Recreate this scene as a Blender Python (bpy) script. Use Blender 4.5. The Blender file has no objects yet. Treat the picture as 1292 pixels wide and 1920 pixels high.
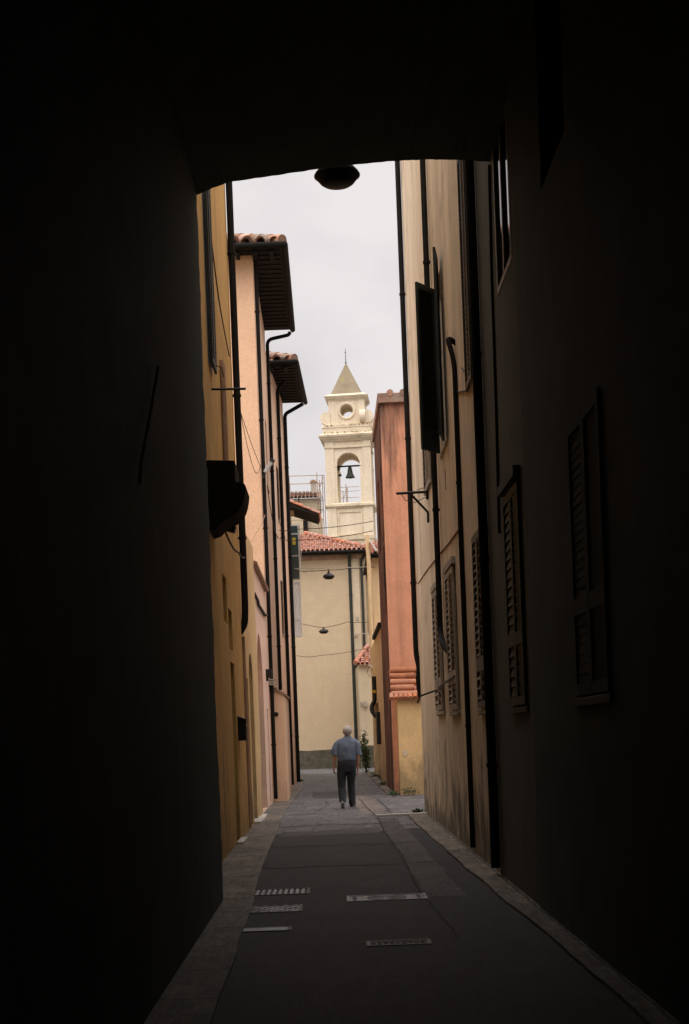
import bpy, bmesh, math, random
from mathutils import Vector, Matrix
R = random.Random(7)
rad = math.radians
sc = bpy.context.scene
C = sc.collection

# ------------------------------------------------------------------ camera, sky, sun, exposure
ROLL = rad(2.18); F = 2800.0; VPX, VPY = 620.0, 1377.0; EYE = 1.56
cam = bpy.data.cameras.new('camera'); cam_o = bpy.data.objects.new('camera', cam); C.objects.link(cam_o)
cam.sensor_fit = 'AUTO'; cam.sensor_width = 36.0; cam.lens = F/1920*36
cam.shift_x = (646-VPX)/1920; cam.shift_y = (VPY-960)/1920
cam.clip_start = 0.05; cam.clip_end = 2000
cam_o.location = (0, 0, EYE); cam_o.rotation_euler = (math.pi/2, ROLL, 0)
sc.camera = cam_o

SUN_EL, SUN_AZ = rad(48), rad(24)          # soft glow of the overcast, from behind-left of the street
w = bpy.data.worlds.new('World'); sc.world = w; w.use_nodes = True
nt = w.node_tree; N = nt.nodes; L = nt.links; N.clear()
out = N.new('ShaderNodeOutputWorld'); bg = N.new('ShaderNodeBackground'); bg.inputs['Strength'].default_value = 0.1
sky = N.new('ShaderNodeTexSky'); sky.sky_type = 'NISHITA'; sky.sun_disc = False
sky.sun_elevation = SUN_EL; sky.sun_rotation = math.pi + SUN_AZ; sky.dust_density = 4; sky.air_density = 1.0
tc = N.new('ShaderNodeTexCoord'); mp = N.new('ShaderNodeMapping'); mp.inputs['Scale'].default_value = (2.2, 2.2, 3.2)
mp.inputs['Location'].default_value = (0.4, 1.7, 0.35)
nz = N.new('ShaderNodeTexNoise'); nz.inputs['Scale'].default_value = 1.6; nz.inputs['Detail'].default_value = 5; nz.inputs['Roughness'].default_value = .5
cr = N.new('ShaderNodeValToRGB'); cr.color_ramp.elements[0].position = .38; cr.color_ramp.elements[1].position = .62
cr.color_ramp.elements[0].color = (2.74, 2.57, 2.60, 1); cr.color_ramp.elements[1].color = (3.85, 3.62, 3.56, 1)
mx = N.new('ShaderNodeMix'); mx.data_type = 'RGBA'; mx.inputs['Factor'].default_value = .94
L.new(tc.outputs['Generated'], mp.inputs['Vector']); L.new(mp.outputs[0], nz.inputs['Vector']); L.new(nz.outputs['Fac'], cr.inputs['Fac'])
gz = N.new('ShaderNodeSeparateXYZ'); L.new(tc.outputs['Generated'], gz.inputs[0])
gr = N.new('ShaderNodeMapRange'); gr.inputs[1].default_value = .36; gr.inputs[2].default_value = .95; gr.inputs[3].default_value = 1.03; gr.inputs[4].default_value = 4.3; L.new(gz.outputs['Z'], gr.inputs[0])
mul = N.new('ShaderNodeVectorMath'); mul.operation = 'SCALE'; L.new(cr.outputs[0], mul.inputs[0]); L.new(gr.outputs[0], mul.inputs['Scale'])
L.new(sky.outputs[0], mx.inputs['A']); L.new(mul.outputs[0], mx.inputs['B']); L.new(mx.outputs['Result'], bg.inputs['Color']); L.new(bg.outputs[0], out.inputs[0])
sl = bpy.data.lights.new('sun', 'SUN'); sl.energy = 0.55; sl.angle = rad(60); sl.color = (1.0, .95, .87)
so = bpy.data.objects.new('sun', sl); C.objects.link(so)
sdir = Vector((-math.sin(SUN_AZ)*math.cos(SUN_EL), -math.cos(SUN_AZ)*math.cos(SUN_EL), math.sin(SUN_EL)))
so.rotation_euler = sdir.to_track_quat('Z', 'Y').to_euler(); so.location = (0, -20, 40)
vs = sc.view_settings; vs.view_transform = 'Standard'; vs.look = 'None'; vs.gamma = 1; vs.use_curve_mapping = False; vs.exposure = 1.15

# ------------------------------------------------------------------ survey of the photograph -> metres
SN, CS = math.sin(ROLL), math.cos(ROLL)
def rh(px, py):
    dx, dy = px-VPX, py-VPY
    return dx*CS-dy*SN, -dx*SN-dy*CS
def at(px, py, d):
    r, h = rh(px, py); return Vector((r*d/F, d, EYE+h*d/F))
def on(px, py, X):                      # on a wall plane of constant X
    r, h = rh(px, py); d = X*F/r; return Vector((X, d, EYE+h*d/F))

# ------------------------------------------------------------------ materials
def mat(name, col, rough=.85, metal=0, var=.10, nscale=2.0, streak=0, streakcol=(.05,.045,.035), sscale=(5,5,.35), spos=(.5,.72),
        patch=0, patchcol=None, bump=.12, bscale=60, island=0, spec=.3, grain=0, gscale=55, grime=None, top=None, damp=0, dampcol=(.06,.055,.045)):
    m = bpy.data.materials.new(name); m.use_nodes = True
    t = m.node_tree; n = t.nodes; l = t.links; p = n['Principled BSDF']
    p.inputs['Roughness'].default_value = rough; p.inputs['Metallic'].default_value = metal
    p.inputs['Specular IOR Level'].default_value = spec
    g = n.new('ShaderNodeNewGeometry')
    def noise(scale, detail=5, vec=None, r=.55):
        q = n.new('ShaderNodeTexNoise'); q.inputs['Scale'].default_value = scale; q.inputs['Detail'].default_value = detail; q.inputs['Roughness'].default_value = r
        l.new(vec or g.outputs['Position'], q.inputs['Vector']); return q.outputs['Fac']
    def mixc(f, a, b, bl='MIX'):
        q = n.new('ShaderNodeMix'); q.data_type = 'RGBA'; q.blend_type = bl
        for s, v in (('Factor', f), ('A', a), ('B', b)):
            if isinstance(v, (int, float)): q.inputs[s].default_value = v
            elif isinstance(v, tuple): q.inputs[s].default_value = (*v, 1) if len(v) == 3 else v
            else: l.new(v, q.inputs[s])
        return q.outputs['Result']
    def ramp(f, a, b, va=0, vb=1):
        q = n.new('ShaderNodeMapRange'); q.inputs['From Min'].default_value = a; q.inputs['From Max'].default_value = b
        q.inputs['To Min'].default_value = va; q.inputs['To Max'].default_value = vb; l.new(f, q.inputs['Value']); return q.outputs['Result']
    lo = tuple(c*(1-var) for c in col); hi = tuple(min(1, c*(1+var)) for c in col)
    c = mixc(ramp(noise(nscale, 7), .3, .7), lo, hi)
    c = mixc(ramp(noise(nscale*14, 3), .3, .75, 0, .35), c, tuple(x*(1-var*1.5) for x in col))
    if grain: c = mixc(ramp(noise(gscale, 2, r=.7), .32, .68, 0, 1), mixc(1.0, c, (1-grain,)*3, 'MULTIPLY'), mixc(1.0, c, (1+grain*.6,)*3, 'MULTIPLY'))
    if island:
        q = n.new('ShaderNodeHueSaturation'); l.new(c, q.inputs['Color'])
        l.new(ramp(g.outputs['Random Per Island'], 0, 1, 1-island, 1+island*.7), q.inputs['Value'])
        wn = n.new('ShaderNodeMath'); wn.operation = 'MULTIPLY'; wn.inputs[1].default_value = 7.31; l.new(g.outputs['Random Per Island'], wn.inputs[0])
        fr = n.new('ShaderNodeMath'); fr.operation = 'FRACT'; l.new(wn.outputs[0], fr.inputs[0])
        l.new(ramp(fr.outputs[0], 0, 1, .75, 1.1), q.inputs['Saturation']); c = q.outputs['Color']
    if patch:
        c = mixc(ramp(noise(nscale*.9, 8, r=.65), .54, .60, 0, patch), c, patchcol or tuple(x*.6 for x in col))
    if streak:
        mp = n.new('ShaderNodeMapping'); mp.inputs['Scale'].default_value = sscale; l.new(g.outputs['Position'], mp.inputs['Vector'])
        a = ramp(noise(1.0, 6, mp.outputs[0], .6), spos[0], spos[1], 0, streak)
        c = mixc(a, c, streakcol)
    if damp:
        sx = n.new('ShaderNodeSeparateXYZ'); l.new(g.outputs['Position'], sx.inputs[0])
        ad = n.new('ShaderNodeMath'); ad.operation = 'ADD'
        mp = n.new('ShaderNodeMapping'); mp.inputs['Scale'].default_value = (1.7, 1.7, 1.0); l.new(g.outputs['Position'], mp.inputs['Vector'])
        l.new(ramp(noise(1.0, 7, mp.outputs[0], .65), .3, .7, -1.0, 1.0), ad.inputs[0]); l.new(sx.outputs['Z'], ad.inputs[1])
        c = mixc(ramp(ad.outputs[0], .15, .95, damp, 0), c, dampcol)
    if top:                                   # rain stains running down from the top edge: (z, reach, strength, colour)
        sx = n.new('ShaderNodeSeparateXYZ'); l.new(g.outputs['Position'], sx.inputs[0])
        mp = n.new('ShaderNodeMapping'); mp.inputs['Scale'].default_value = (5, 5, .5); l.new(g.outputs['Position'], mp.inputs['Vector'])
        ad = n.new('ShaderNodeMath'); ad.operation = 'ADD'; l.new(sx.outputs['Z'], ad.inputs[0]); l.new(ramp(noise(1.0, 7, mp.outputs[0], .65), .3, .7, -top[1], top[1]), ad.inputs[1])
        c = mixc(ramp(ad.outputs[0], top[0]-top[1]*1.1, top[0]+top[1]*.3, 0, top[2]), c, top[3])
    if grime:
        c = mixc(ramp(noise(grime[0], 8, r=.7), grime[1], grime[1]+.12, 0, grime[2]), c, grime[3])
    l.new(c, p.inputs['Base Color'])
    if bump:
        b = n.new('ShaderNodeBump'); b.inputs['Strength'].default_value = bump; b.inputs['Distance'].default_value = .02
        l.new(noise(bscale, 4), b.inputs['Height']); l.new(b.outputs[0], p.inputs['Normal'])
    return m

M = {}
M['ochre'] = mat('ochre_plaster', (.68,.43,.145), patch=.3, patchcol=(.52,.36,.15), sscale=(2,2,.3), streak=.35, streakcol=(.30,.17,.06), damp=.4, var=.12, grain=0.16, gscale=45)
M['yellow'] = mat('yellow_plaster', (.74,.51,.25), sscale=(2,2,.3), streak=.3, streakcol=(.36,.22,.08), damp=.45, var=.12, grain=0.16, gscale=45)
M['peach'] = mat('peach_plaster', (.86,.57,.38), streak=.15, streakcol=(.5,.33,.22), var=.05, damp=.3, dampcol=(.3,.2,.14), grain=0.16, gscale=45)
M['creamyellow'] = mat('cream_yellow_plaster', (.80,.60,.36), streak=.35, streakcol=(.45,.32,.18), var=.08, damp=.5, grain=0.16, gscale=45)
M['rose'] = mat('rose_plaster', (.85,.60,.47), patch=.2, patchcol=(.7,.47,.35), streak=.2, streakcol=(.5,.34,.27), var=.06, damp=.35, dampcol=(.3,.21,.16), grain=0.16, gscale=45)
M['orange'] = mat('orange_plaster', (.70,.33,.205), streak=.45, streakcol=(.22,.10,.06), sscale=(4,4,.3), spos=(.5,.75), var=.12, patch=.35, patchcol=(.6,.32,.19), damp=.4, top=(9.6,1.7,.9,(.055,.04,.035)), grain=0.16, gscale=45)
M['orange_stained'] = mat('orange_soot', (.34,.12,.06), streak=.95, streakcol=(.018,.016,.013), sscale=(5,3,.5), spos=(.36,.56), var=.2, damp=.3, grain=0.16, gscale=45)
M['cream'] = mat('cream_plaster', (.79,.66,.49), patch=.25, patchcol=(.60,.48,.35), streak=.6, streakcol=(.36,.285,.20), sscale=(2.6,2.6,.22), spos=(.42,.72), var=.08, damp=.85, dampcol=(.10,.085,.07), grime=(.9,.56,.55,(.30,.235,.165)), grain=0.16, gscale=45)
M['shutshade'] = mat('shaded_shutter', (.06,.068,.06), rough=.7, var=.2)  # shutters under the archway: its shade is put into this colour
M['grey_shaded'] = mat('shaded_grey_plaster', (.115,.122,.108), streak=.5, streakcol=(.07,.06,.05), var=.15, damp=.3, grain=0.16, gscale=45)  # grey wall with the archway's shade put into the colour
M['passage_shade'] = mat('shaded_passage_plaster', (.055,.095,.09), var=.25, streak=.3, streakcol=(.055,.09,.085), bump=.2)  # the gloom of the covered passage is put into this plaster colour
M['endwall'] = mat('cream_end_wall', (.585,.465,.315), patch=.16, patchcol=(.5,.39,.24), streak=.22, streakcol=(.48,.37,.22), var=.06, bump=.25, bscale=30, grain=0.16, gscale=22)
M['endgrey'] = mat('greyish_cream_plaster', (.62,.52,.37), streak=.3, streakcol=(.4,.33,.23), var=.08, grain=0.16, gscale=22)
M['dado'] = mat('mossy_grey_dado', (.115,.105,.078), var=.25, nscale=4, patch=.6, patchcol=(.06,.058,.043), bump=.5, bscale=15, grain=0.3, gscale=18)
M['towerst'] = mat('cream_tower_plaster', (.78,.665,.505), streak=.5, streakcol=(.55,.45,.32), sscale=(2.5,2.5,.25), var=.05, grain=0.16, gscale=14)
M['towertrim'] = mat('weathered_tower_trim', (.76,.65,.48), streak=.4, streakcol=(.5,.40,.26), sscale=(2,2,1), var=.08, grime=(1.3,.54,.65,(.36,.31,.20)), grain=0.16, gscale=14)
M['spire'] = mat('lichen_stone', (.29,.235,.16), var=.18, nscale=1.5, grime=(2.6,.56,.7,(.34,.31,.09)), streak=.3, streakcol=(.25,.22,.15), sscale=(3,3,.6))
M['moss'] = mat('yellow_moss', (.25,.22,.05), var=.35, nscale=4, bump=.6, bscale=9)
M['tile'] = mat('terracotta_tiles', (.49,.215,.135), var=.2, island=.20, nscale=5, grime=(3,.58,.4,(.28,.16,.10)), rough=.9)
M['tilegrey'] = mat('lichen_terracotta_tiles', (.42,.23,.15), var=.25, island=.4, nscale=4, grime=(2.5,.5,.7,(.30,.27,.22)), rough=.9)
M['tileor'] = mat('orange_clay_rolls', (.52,.21,.105), var=.25, island=.2, nscale=6, grime=(4,.54,.6,(.3,.12,.06)))
M['coping'] = mat('brown_coping_stone', (.40,.26,.18), var=.25, nscale=3, streak=.6, streakcol=(.16,.11,.08))
M['pipe'] = mat('dark_brown_pipe', (.011,.010,.009), rough=.75, spec=.15, var=.3, nscale=3, bump=.05)
M['pipegreen'] = mat('grey_green_pipe', (.028,.032,.028), rough=.5, var=.3, bump=.05)
M['iron'] = mat('black_iron', (.016,.017,.017), rough=.5, var=.3, bump=.1)
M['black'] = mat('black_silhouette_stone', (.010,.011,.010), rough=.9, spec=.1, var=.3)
M['wood'] = mat('dark_eave_timber', (.012,.011,.010), rough=.9, var=.3, nscale=4)
M['shutter'] = mat('dark_green_shutter', (.020,.024,.021), rough=.55, var=.25, bump=.05)
M['shutgrey'] = mat('grey_brown_shutter', (.36,.315,.265), rough=.7, var=.2)
M['shutmid'] = mat('brown_grey_shutter', (.22,.20,.17), rough=.7, var=.25)
M['shutwhite'] = mat('white_shutter', (.92,.90,.88), rough=.5, var=.05, bump=.03)
M['glass'] = mat('dark_window_glass', (.02,.028,.030), rough=.06, var=.1, bump=0, spec=.6)
M['teal'] = mat('teal_glass', (.03,.06,.065), rough=.08, var=.15, bump=0, spec=.6)
M['frame'] = mat('grey_window_frame', (.42,.41,.39), rough=.5, var=.1, bump=.03)
M['stone'] = mat('sill_stone', (.42,.37,.30), var=.2, nscale=5)
M['marble'] = mat('pale_threshold_stone', (.52,.50,.46), var=.12, nscale=5)
M['metal'] = mat('worn_steel', (.25,.28,.30), rough=.5, metal=.7, var=.35, nscale=6, grime=(5,.5,.7,(.07,.06,.05)))
M['castiron'] = mat('cast_iron', (.19,.21,.225), rough=.5, metal=.6, var=.35, nscale=6, grime=(5,.52,.6,(.06,.052,.045)))
M['white'] = mat('white_metal', (.75,.74,.72), rough=.45, var=.05)
M['bronze'] = mat('verdigris_bronze', (.10,.12,.105), rough=.6, metal=.3, var=.35, nscale=5)
M['wire'] = mat('black_cable', (.03,.028,.026), rough=.7, var=.1, bump=0)
M['wirepale'] = mat('pale_cable', (.42,.37,.30), rough=.7, var=.1, bump=0)
M['leaf'] = mat('bush_leaves', (.045,.085,.03), rough=.6, var=.4, nscale=6, island=.4, bump=0)
M['weed'] = mat('weed_leaves', (.04,.07,.025), rough=.6, var=.4, nscale=8, island=.4, bump=0)
M['stem'] = mat('plant_stem', (.09,.07,.04), var=.2)
M['skin'] = mat('sunned_skin', (.46,.25,.17), rough=.55, var=.06, bump=.02)
M['hair'] = mat('grey_hair', (.48,.43,.39), rough=.7, var=.25, nscale=25, bump=.6, bscale=90)
M['shirt'] = mat('blue_shirt', (.14,.18,.245), rough=.85, var=.12, nscale=10, streak=.5, streakcol=(.065,.09,.15), sscale=(9,9,5), spos=(.48,.66), bump=.8, bscale=9)
M['trouser'] = mat('dark_trousers', (.030,.034,.044), rough=.9, var=.2, nscale=8, bump=.7, bscale=10)
M['shoe'] = mat('black_shoe', (.012,.012,.013), rough=.5, var=.2)
M['sole'] = mat('pale_shoe_sole', (.35,.34,.33), rough=.8, var=.1)
M['yellowplastic'] = mat('yellow_plastic', (.60,.45,.06), rough=.5, var=.05)
M['paper'] = mat('paper', (.70,.66,.60), rough=.8, var=.08)

def ground_mat(name, base, speck, crackw=.012, crackscale=.7, rough=.75, slab=None, dark=(.02,.02,.022), patch=.5):
    m = bpy.data.materials.new(name); m.use_nodes = True
    t = m.node_tree; n = t.nodes; l = t.links; p = n['Principled BSDF']; p.inputs['Roughness'].default_value = rough
    p.inputs['Specular IOR Level'].default_value = .35
    g = n.new('ShaderNodeNewGeometry')
    def noise(s, d=6, r=.6, vec=None):
        q = n.new('ShaderNodeTexNoise'); q.inputs['Scale'].default_value = s; q.inputs['Detail'].default_value = d; q.inputs['Roughness'].default_value = r
        l.new(vec or g.outputs['Position'], q.inputs['Vector']); return q
    def rmp(f, a, b, va=0., vb=1.):
        q = n.new('ShaderNodeMapRange'); q.inputs[1].default_value = a; q.inputs[2].default_value = b; q.inputs[3].default_value = va; q.inputs[4].default_value = vb
        l.new(f, q.inputs[0]); return q.outputs[0]
    def mixc(f, a, b):
        q = n.new('ShaderNodeMix'); q.data_type = 'RGBA'
        for s, v in (('Factor', f), ('A', a), ('B', b)):
            if isinstance(v, (int, float)): q.inputs[s].default_value = v
            elif isinstance(v, tuple): q.inputs[s].default_value = (*v, 1)
            else: l.new(v, q.inputs[s])
        return q.outputs['Result']
    c = mixc(rmp(noise(1.3, 9, .7).outputs['Fac'], .35, .65), tuple(x*.55 for x in base), tuple(x*1.35 for x in base))
    c = mixc(rmp(noise(45, 3, .8).outputs['Fac'], .52, .68, 0, .75), c, speck)
    c = mixc(rmp(noise(38, 3, .8).outputs['Fac'], .54, .70, 0, .8), c, dark)
    c = mixc(rmp(noise(.45, 3).outputs['Fac'], .52, .56, 0, patch), c, tuple(x*.6 for x in base))
    h = noise(70, 3).outputs['Fac']
    mw = n.new('ShaderNodeMapping'); mw.inputs['Scale'].default_value = (9, 1.1, 1); l.new(g.outputs['Position'], mw.inputs['Vector'])
    c = mixc(rmp(noise(1.0, 8, .75, mw.outputs[0]).outputs['Fac'], .48, .62, 0, .8), c, tuple(x*.45 for x in base))
    mw = n.new('ShaderNodeMapping'); mw.inputs['Scale'].default_value = (26, 2.0, 1); l.new(g.outputs['Position'], mw.inputs['Vector'])
    c = mixc(rmp(noise(1.0, 6, .8, mw.outputs[0]).outputs['Fac'], .5, .64, 0, .55), c, speck)
    mw = n.new('ShaderNodeMapping'); mw.inputs['Scale'].default_value = (1.5, .9, 1); l.new(g.outputs['Position'], mw.inputs['Vector'])
    c = mixc(rmp(noise(1.0, 9, .8, mw.outputs[0]).outputs['Fac'], .53, .62, 0, .5), c, speck)
    if slab:
        b = n.new('ShaderNodeTexBrick'); b.inputs['Scale'].default_value = 1; b.inputs['Mortar Size'].default_value = .012
        b.inputs['Brick Width'].default_value = slab[0]; b.inputs['Row Height'].default_value = slab[1]; b.offset = .4
        b.inputs['Color1'].default_value = (.75,.75,.75,1); b.inputs['Color2'].default_value = (1.15,1.1,1.05,1); b.inputs['Mortar'].default_value = (.25,.25,.22,1)
        sw = n.new('ShaderNodeMapping'); sw.inputs['Rotation'].default_value = (0, 0, math.pi/2); sw.inputs['Location'].default_value = (slab[2], slab[3], 0)
        wob = n.new('ShaderNodeMix'); wob.data_type = 'RGBA'; wob.blend_type = 'LINEAR_LIGHT'; wob.inputs['Factor'].default_value = .04
        l.new(g.outputs['Position'], wob.inputs['A']); l.new(noise(3).outputs['Color'], wob.inputs['B'])
        l.new(wob.outputs['Result'], sw.inputs['Vector']); l.new(sw.outputs[0], b.inputs['Vector'])
        q = n.new('ShaderNodeMix'); q.data_type = 'RGBA'; q.blend_type = 'MULTIPLY'; q.inputs['Factor'].default_value = 1
        l.new(c, q.inputs['A']); l.new(b.outputs['Color'], q.inputs['B']); c = q.outputs['Result']
    else:
        v = n.new('ShaderNodeTexVoronoi'); v.feature = 'DISTANCE_TO_EDGE'; v.inputs['Scale'].default_value = crackscale
        wob = n.new('ShaderNodeMix'); wob.data_type = 'RGBA'; wob.blend_type = 'LINEAR_LIGHT'; wob.inputs['Factor'].default_value = .25
        l.new(g.outputs['Position'], wob.inputs['A']); l.new(noise(2.2).outputs['Color'], wob.inputs['B']); l.new(wob.outputs['Result'], v.inputs['Vector'])
        c = mixc(rmp(v.outputs['Distance'], 0, crackw, .85, 0), c, dark)
    l.new(c, p.inputs['Base Color'])
    bp = n.new('ShaderNodeBump'); bp.inputs['Strength'].default_value = .8; bp.inputs['Distance'].default_value = .015
    l.new(h, bp.inputs['Height']); l.new(bp.outputs[0], p.inputs['Normal'])
    return m
M['asphalt_shaded'] = ground_mat('shaded_dark_asphalt', (.011,.016,.020), (.034,.041,.046), patch=.3, crackw=.02)  # darker asphalt patch; passage shade is also put into its colour
M['asphalt'] = ground_mat('asphalt', (.115,.116,.122), (.23,.228,.225), patch=.4, crackw=.018)
M['asphalt_patch'] = ground_mat('old_asphalt_patch', (.06,.058,.06), (.12,.12,.12), patch=.2)
M['asphalt_pink'] = ground_mat('worn_paving_patch', (.17,.145,.13), (.26,.23,.2), patch=.35)
M['pave'] = ground_mat('worn_paving_slabs', (.155,.142,.125), (.32,.28,.23), slab=(1.1,1.9,.1,.35), patch=.5)
M['pave_right'] = ground_mat('worn_kerb_slabs', (.145,.13,.112), (.34,.3,.24), slab=(1.3,1.9,.3,.2), patch=.6)
M['earth'] = ground_mat('ground_earth', (.12,.11,.10), (.2,.18,.15))

# ------------------------------------------------------------------ mesh helper
class MB:
    def __init__(s): s.v = []; s.f = []; s.sm = []
    def add(s, vs_, fs, smooth=False):
        o = len(s.v); s.v += [Vector(p) for p in vs_]
        for f in fs: s.f.append([i+o for i in f]); s.sm.append(smooth)
        return s
    def quad(s, a, b, c, d): return s.add([a, b, c, d], [(0,1,2,3)])
    def box(s, a, b):
        (x0,y0,z0),(x1,y1,z1) = a, b
        return s.add([(x0,y0,z0),(x1,y0,z0),(x1,y1,z0),(x0,y1,z0),(x0,y0,z1),(x1,y0,z1),(x1,y1,z1),(x0,y1,z1)],
              [(3,2,1,0),(4,5,6,7),(0,1,5,4),(1,2,6,5),(2,3,7,6),(3,0,4,7)])
    def obox(s, o, u, v, n, su, sv, sn):   # oriented box centred on o
        o, u, v, n = Vector(o), Vector(u).normalized()*su/2, Vector(v).normalized()*sv/2, Vector(n).normalized()*sn/2
        P = [o+a*u+b*v+c*n for c in (-1,1) for (a,b) in ((-1,-1),(1,-1),(1,1),(-1,1))]
        return s.add(P, [(3,2,1,0),(4,5,6,7),(0,1,5,4),(1,2,6,5),(2,3,7,6),(3,0,4,7)])
    def prism(s, pts, ext):                 # polygon pts extruded by vector ext
        n = len(pts); e = Vector(ext); P = [Vector(p) for p in pts]
        return s.add(P+[p+e for p in P], [tuple(range(n))[::-1], tuple(range(n, 2*n))]+[(i,(i+1)%n,n+(i+1)%n,n+i) for i in range(n)])
    def tube(s, pts, r, n=8, caps=True):
        P = [Vector(p) for p in pts]; rr = r if isinstance(r, (list, tuple)) else [r]*len(P)
        V = []; up = None
        for i, p in enumerate(P):
            t = (P[min(i+1, len(P)-1)]-P[max(i-1, 0)]).normalized()
            if up is None: up = t.orthogonal().normalized()
            up = (up-t*up.dot(t)); up = up.normalized() if up.length > 1e-6 else t.orthogonal().normalized()
            b = t.cross(up)
            V += [p+(up*math.cos(a)+b*math.sin(a))*rr[i] for a in [k*2*math.pi/n for k in range(n)]]
        Fs = [(i*n+k, i*n+(k+1)%n, (i+1)*n+(k+1)%n, (i+1)*n+k) for i in range(len(P)-1) for k in range(n)]
        s.add(V, Fs, True)
        if caps: s.add(V[:n], [tuple(range(n))[::-1]]); s.add(V[-n:], [tuple(range(n))])
        return s
    def lathe(s, prof, c, n=20, ax=None):   # prof: (r, z); ax = (u, v, w) basis
        u, v, q = ax or (Vector((1,0,0)), Vector((0,1,0)), Vector((0,0,1))); c = Vector(c)
        V = [c+u*r*math.cos(k*2*math.pi/n)+v*r*math.sin(k*2*math.pi/n)+q*z for r, z in prof for k in range(n)]
        return s.add(V, [(i*n+k, i*n+(k+1)%n, (i+1)*n+(k+1)%n, (i+1)*n+k) for i in range(len(prof)-1) for k in range(n)], True)
    def loft(s, rings, n=18, cap=True, pw=2.0):  # rings: (x,y,z,rx,ry) horizontal
        V = []
        for (x,y,z,rx,ry) in rings:
            for k in range(n):
                a = k*2*math.pi/n; ca, sa = math.cos(a), math.sin(a)
                V.append((x+rx*math.copysign(abs(ca)**(2/pw), ca), y+ry*math.copysign(abs(sa)**(2/pw), sa), z))
        s.add(V, [(i*n+k, i*n+(k+1)%n, (i+1)*n+(k+1)%n, (i+1)*n+k) for i in range(len(rings)-1) for k in range(n)], True)
        if cap: s.add(V[:n], [tuple(range(n))[::-1]]); s.add(V[-n:], [tuple(range(n))])
        return s
    def build(s, name, m, parent=None, bevel=0, subsurf=0):
        me = bpy.data.meshes.new(name); me.from_pydata([tuple(p) for p in s.v], [], s.f)
        me.polygons.foreach_set('use_smooth', s.sm)
        me.materials.append(m if not isinstance(m, str) else M[m])
        o = bpy.data.objects.new(name, me); C.objects.link(o)
        if parent is not None:
            o.parent = parent; o.matrix_parent_inverse = Matrix.Translation(-wloc(parent))
        me.update()
        if bevel:
            b = o.modifiers.new('Bevel', 'BEVEL'); b.width = bevel; b.segments = 2; b.limit_method = 'ANGLE'
        if subsurf:
            b = o.modifiers.new('Sub', 'SUBSURF'); b.levels = b.render_levels = subsurf
        return o
def wloc(o):
    v = Vector((0,0,0))
    if o.parent is None: return Vector(o.location)
    return v + wloc_mesh(o)
def wloc_mesh(o):   # parts keep world-space vertices: their own world translation is zero
    return Vector((0,0,0))
def tag(o, label, cat, group=None, kind=None):
    if label: o['label'] = label
    if cat: o['category'] = cat
    if group: o['group'] = group
    if kind: o['kind'] = kind
    return o
def thing(name, label, cat, loc, group=None):
    o = bpy.data.objects.new(name, None); C.objects.link(o); o.location = Vector(loc); o.empty_display_size = .3
    return tag(o, label, cat, group)
def struct(o): o['kind'] = 'structure'; return o

# ------------------------------------------------------------------ architecture helpers
def facade(mb, A, B, nrm, z0, z1, ops=(), rev=.2):
    """wall face from A to B (2-D), outward normal nrm, openings (s0,s1,za,zb,rise) in metres from A"""
    A = Vector((*A, 0)); B = Vector((*B, 0)); Ln = (B-A).length; u = (B-A)/Ln; n = Vector((*nrm, 0)).normalized()
    P = lambda s, z, d=0: A+u*s+Vector((0,0,z))-n*d
    us = sorted({0, Ln, *[x for o in ops for x in o[:2]]}); zs = sorted({z0, z1, *[x for o in ops for x in o[2:4]]})
    for i in range(len(us)-1):
        for j in range(len(zs)-1):
            cu, cz = (us[i]+us[i+1])/2, (zs[j]+zs[j+1])/2
            if any(o[0] < cu < o[1] and o[2] < cz < o[3] for o in ops): continue
            mb.quad(P(us[i], zs[j]), P(us[i+1], zs[j]), P(us[i+1], zs[j+1]), P(us[i], zs[j+1]))
    for o in ops:
        s0, s1, za, zb = o[:4]; rise = o[4] if len(o) > 4 else 0; zt = zb-rise
        mb.quad(P(s0,za), P(s0,zt), P(s0,zt,rev), P(s0,za,rev)); mb.quad(P(s1,za), P(s1,zt), P(s1,zt,rev), P(s1,za,rev))
        mb.quad(P(s0,za), P(s1,za), P(s1,za,rev), P(s0,za,rev))
        if rise:
            c = (s0+s1)/2; hw = (s1-s0)/2; K = 16
            pt = [(c-hw*math.cos(math.pi*k/K), zt+rise*math.sin(math.pi*k/K)) for k in range(K+1)]
            for (a, b) in zip(pt, pt[1:]):
                mb.quad(P(*a), P(*b), P(b[0], zb), P(a[0], zb)); mb.quad(P(*a), P(*b), P(*b, rev), P(*a, rev))
        else: mb.quad(P(s0,zb), P(s1,zb), P(s1,zb,rev), P(s0,zb,rev))
    return P, u, n
def shell(mb, A, B, nrm, thick, z0, z1, ops=(), rev=.2, front_ops=()):
    """facade plus the other walls and the top of the block behind it"""
    r = facade(mb, A, B, nrm, z0, z1, ops, rev)
    a, b = Vector(A), Vector(B); n = Vector(nrm).normalized(); c, d = b-n*thick, a-n*thick
    Q = lambda p, z: (p.x, p.y, z)
    if not front_ops: mb.quad(Q(a,z0), Q(d,z0), Q(d,z1), Q(a,z1))
    mb.quad(Q(b,z0), Q(c,z0), Q(c,z1), Q(b,z1)); mb.quad(Q(c,z0), Q(d,z0), Q(d,z1), Q(c,z1)); mb.quad(Q(a,z1), Q(b,z1), Q(c,z1), Q(d,z1))
    return r
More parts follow.
